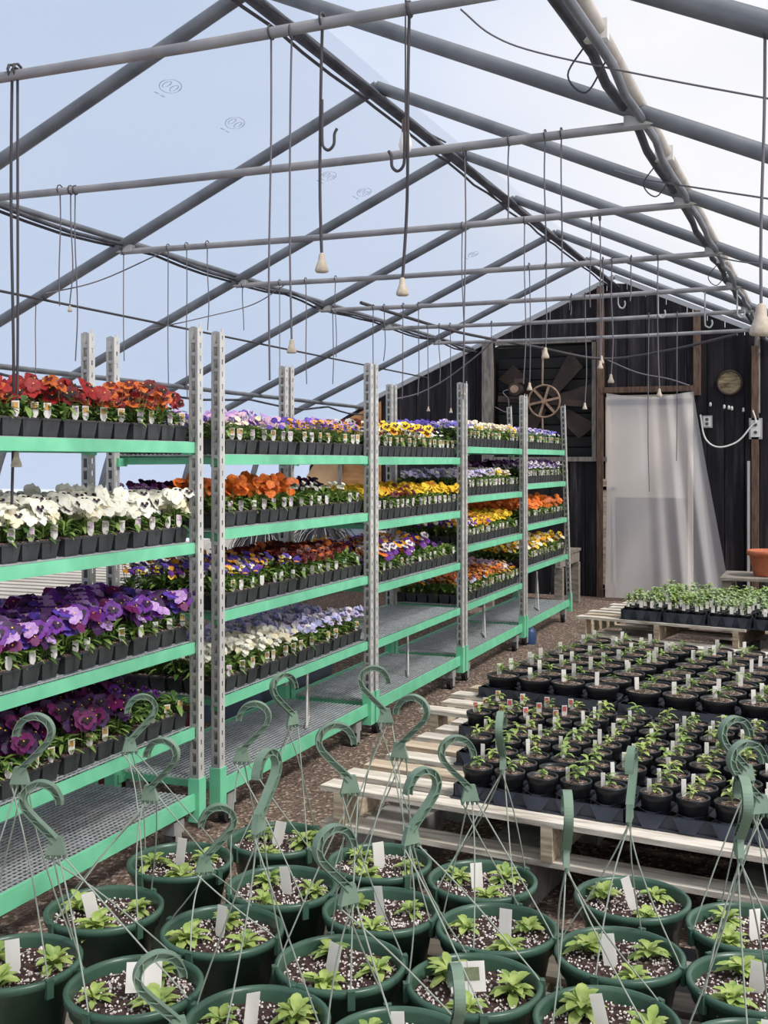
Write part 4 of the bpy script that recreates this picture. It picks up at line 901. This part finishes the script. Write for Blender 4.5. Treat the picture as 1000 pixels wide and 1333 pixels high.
for p, (cx, cy) in zip(POTS, cent):
    key = p[0]; nth = int(key[1])
    top_idx = dict(A=3, B=4, C=4, D=4, E=3, F=3)[key[0]] - nth
    lab = f'green hanging basket with {"square white card" if p[5] == "c" else "picture card" if p[5] == "p" else "white tag"}, {ORD[top_idx]} from back, {COLN[key[0]]}'
    T = thing('hanging_basket', lab, 'hanging basket', (cx, cy, BZ), R.uniform(-.6, .6), 'hanging baskets on the low pallets')
    rz = T.rotation_euler[2]
    obj('basket_body', BODY, T); obj('soil', R.choice(SOILS), T, (0, 0, 0), R.uniform(0, 6))
    a0 = R.uniform(0, 2)
    for k in range(3):
        a = a0 + k * 2.09 + R.uniform(-.25, .25); obj('seedling', R.choice(ROS), T, (.083 * math.cos(a), .083 * math.sin(a), PH - .032), R.uniform(0, 6), R.uniform(.95, 1.35))
    face = -PI / 2 + .38 - rz
    if p[5] == 't':
        q = obj('plant_tag', R.choice(BT), T, (R.uniform(-.02, .02), R.uniform(-.02, .02), PH - .05), face + R.uniform(-.7, .7)); q.rotation_euler[1] = R.uniform(-.3, .1); q.rotation_euler[0] = R.uniform(-.25, .25)
    else:
        q = obj('plant_tag', CARD if p[5] == 'c' else CARD2, T, (.02, -.03, PH - .034), face + .1); q.rotation_euler[1] = -.45; q['label'] = 'square white card'
    if p[3]:
        d = -SY * cx + CY * cy                                    # depth of this basket along the view
        hub = at(p[3][0], p[3][1], d=d - .005); hz = hub.z - BZ
        loc = Matrix.Rotation(-rz, 3, 'Z') @ (hub - Vector((cx, cy, BZ)))
        H = obj('hanger', HOOK, T, loc, math.atan2(SY, CY) - rz + math.radians(p[4]))
        H.name = 'hanger'
        hr = H.rotation_euler[2]
        for k in range(4):
            a = PI / 4 + k * PI / 2 + .2
            rim = Vector((RIMR * .97 * math.cos(a), RIMR * .97 * math.sin(a), PH - .002))
            s0 = Vector(((k - 1.5) * .012, 0, -.036))
            e = Matrix.Rotation(-hr, 3, 'Z') @ (rim - loc)
            b = MB(); dv = e - s0; sag = Vector((R.uniform(-.012, .012), R.uniform(-.012, .012), 0))
            pts = [s0, s0 + dv * .3 + sag, s0 + dv * .65 + sag * .9, e, e + Vector((0, 0, -.03))]
            b.tube(curve(pts, 4), .0019, M['strand'], 5)
            b.build('strand', H)
        for k in range(4):
            a = PI / 4 + k * PI / 2 + .2; b = MB(); b.box((0, 0, -.018), (.010, .016, .04), M['potgreen']); q = b.build('rim_clip', T, (RIMR * 1.01 * math.cos(a), RIMR * 1.01 * math.sin(a), PH), a)

# ------------------------------------------------------------------ daylight
w = bpy.data.worlds.new('sky'); sc.world = w; w.use_nodes = True; nt = w.node_tree; bg = nt.nodes['Background']
tc = nt.nodes.new('ShaderNodeTexCoord'); mp = nt.nodes.new('ShaderNodeMapping'); mp.inputs['Scale'].default_value = (1, 1, 2.4); nt.links.new(tc.outputs['Generated'], mp.inputs[0])
n = nt.nodes.new('ShaderNodeTexNoise'); n.inputs['Scale'].default_value = 1.6; n.inputs['Detail'].default_value = 3; nt.links.new(mp.outputs[0], n.inputs['Vector'])
dp = nt.nodes.new('ShaderNodeVectorMath'); dp.operation = 'DOT_PRODUCT'; dp.inputs[1].default_value = (.93, .1, .35); nt.links.new(tc.outputs['Generated'], dp.inputs[0])
ad = nt.nodes.new('ShaderNodeMath'); ad.operation = 'MULTIPLY_ADD'; ad.inputs[1].default_value = .9; nt.links.new(dp.outputs['Value'], ad.inputs[0]); nt.links.new(n.outputs['Fac'], ad.inputs[2])
r = nt.nodes.new('ShaderNodeValToRGB'); e = r.color_ramp.elements; e[0].position = .25; e[0].color = (.46, .55, .70, 1); e[1].position = .78; e[1].color = (.85, .82, .79, 1)
k = r.color_ramp.elements.new(.5); k.color = (.56, .62, .74, 1)
nt.links.new(ad.outputs[0], r.inputs[0]); nt.links.new(r.outputs[0], bg.inputs['Color']); bg.inputs['Strength'].default_value = 1.08
sun = bpy.data.lights.new('sun', 'SUN'); sun.energy = 4.2; sun.angle = math.radians(10); sun.color = (1, .96, .9)
so = bpy.data.objects.new('sun', sun); col.objects.link(so); so.rotation_euler = Vector((.75, -.25, 1.0)).to_track_quat('Z', 'Y').to_euler()

sc.view_settings.view_transform = 'Standard'; sc.view_settings.look = 'None'; sc.view_settings.gamma = 1; sc.view_settings.use_curve_mapping = False
sc.view_settings.exposure = .15
sc.cycles.max_bounces = 7; sc.cycles.diffuse_bounces = 3; sc.cycles.glossy_bounces = 2; sc.cycles.transmission_bounces = 3; sc.cycles.transparent_max_bounces = 12
sc.cycles.use_denoising = True; sc.cycles.sample_clamp_indirect = 6
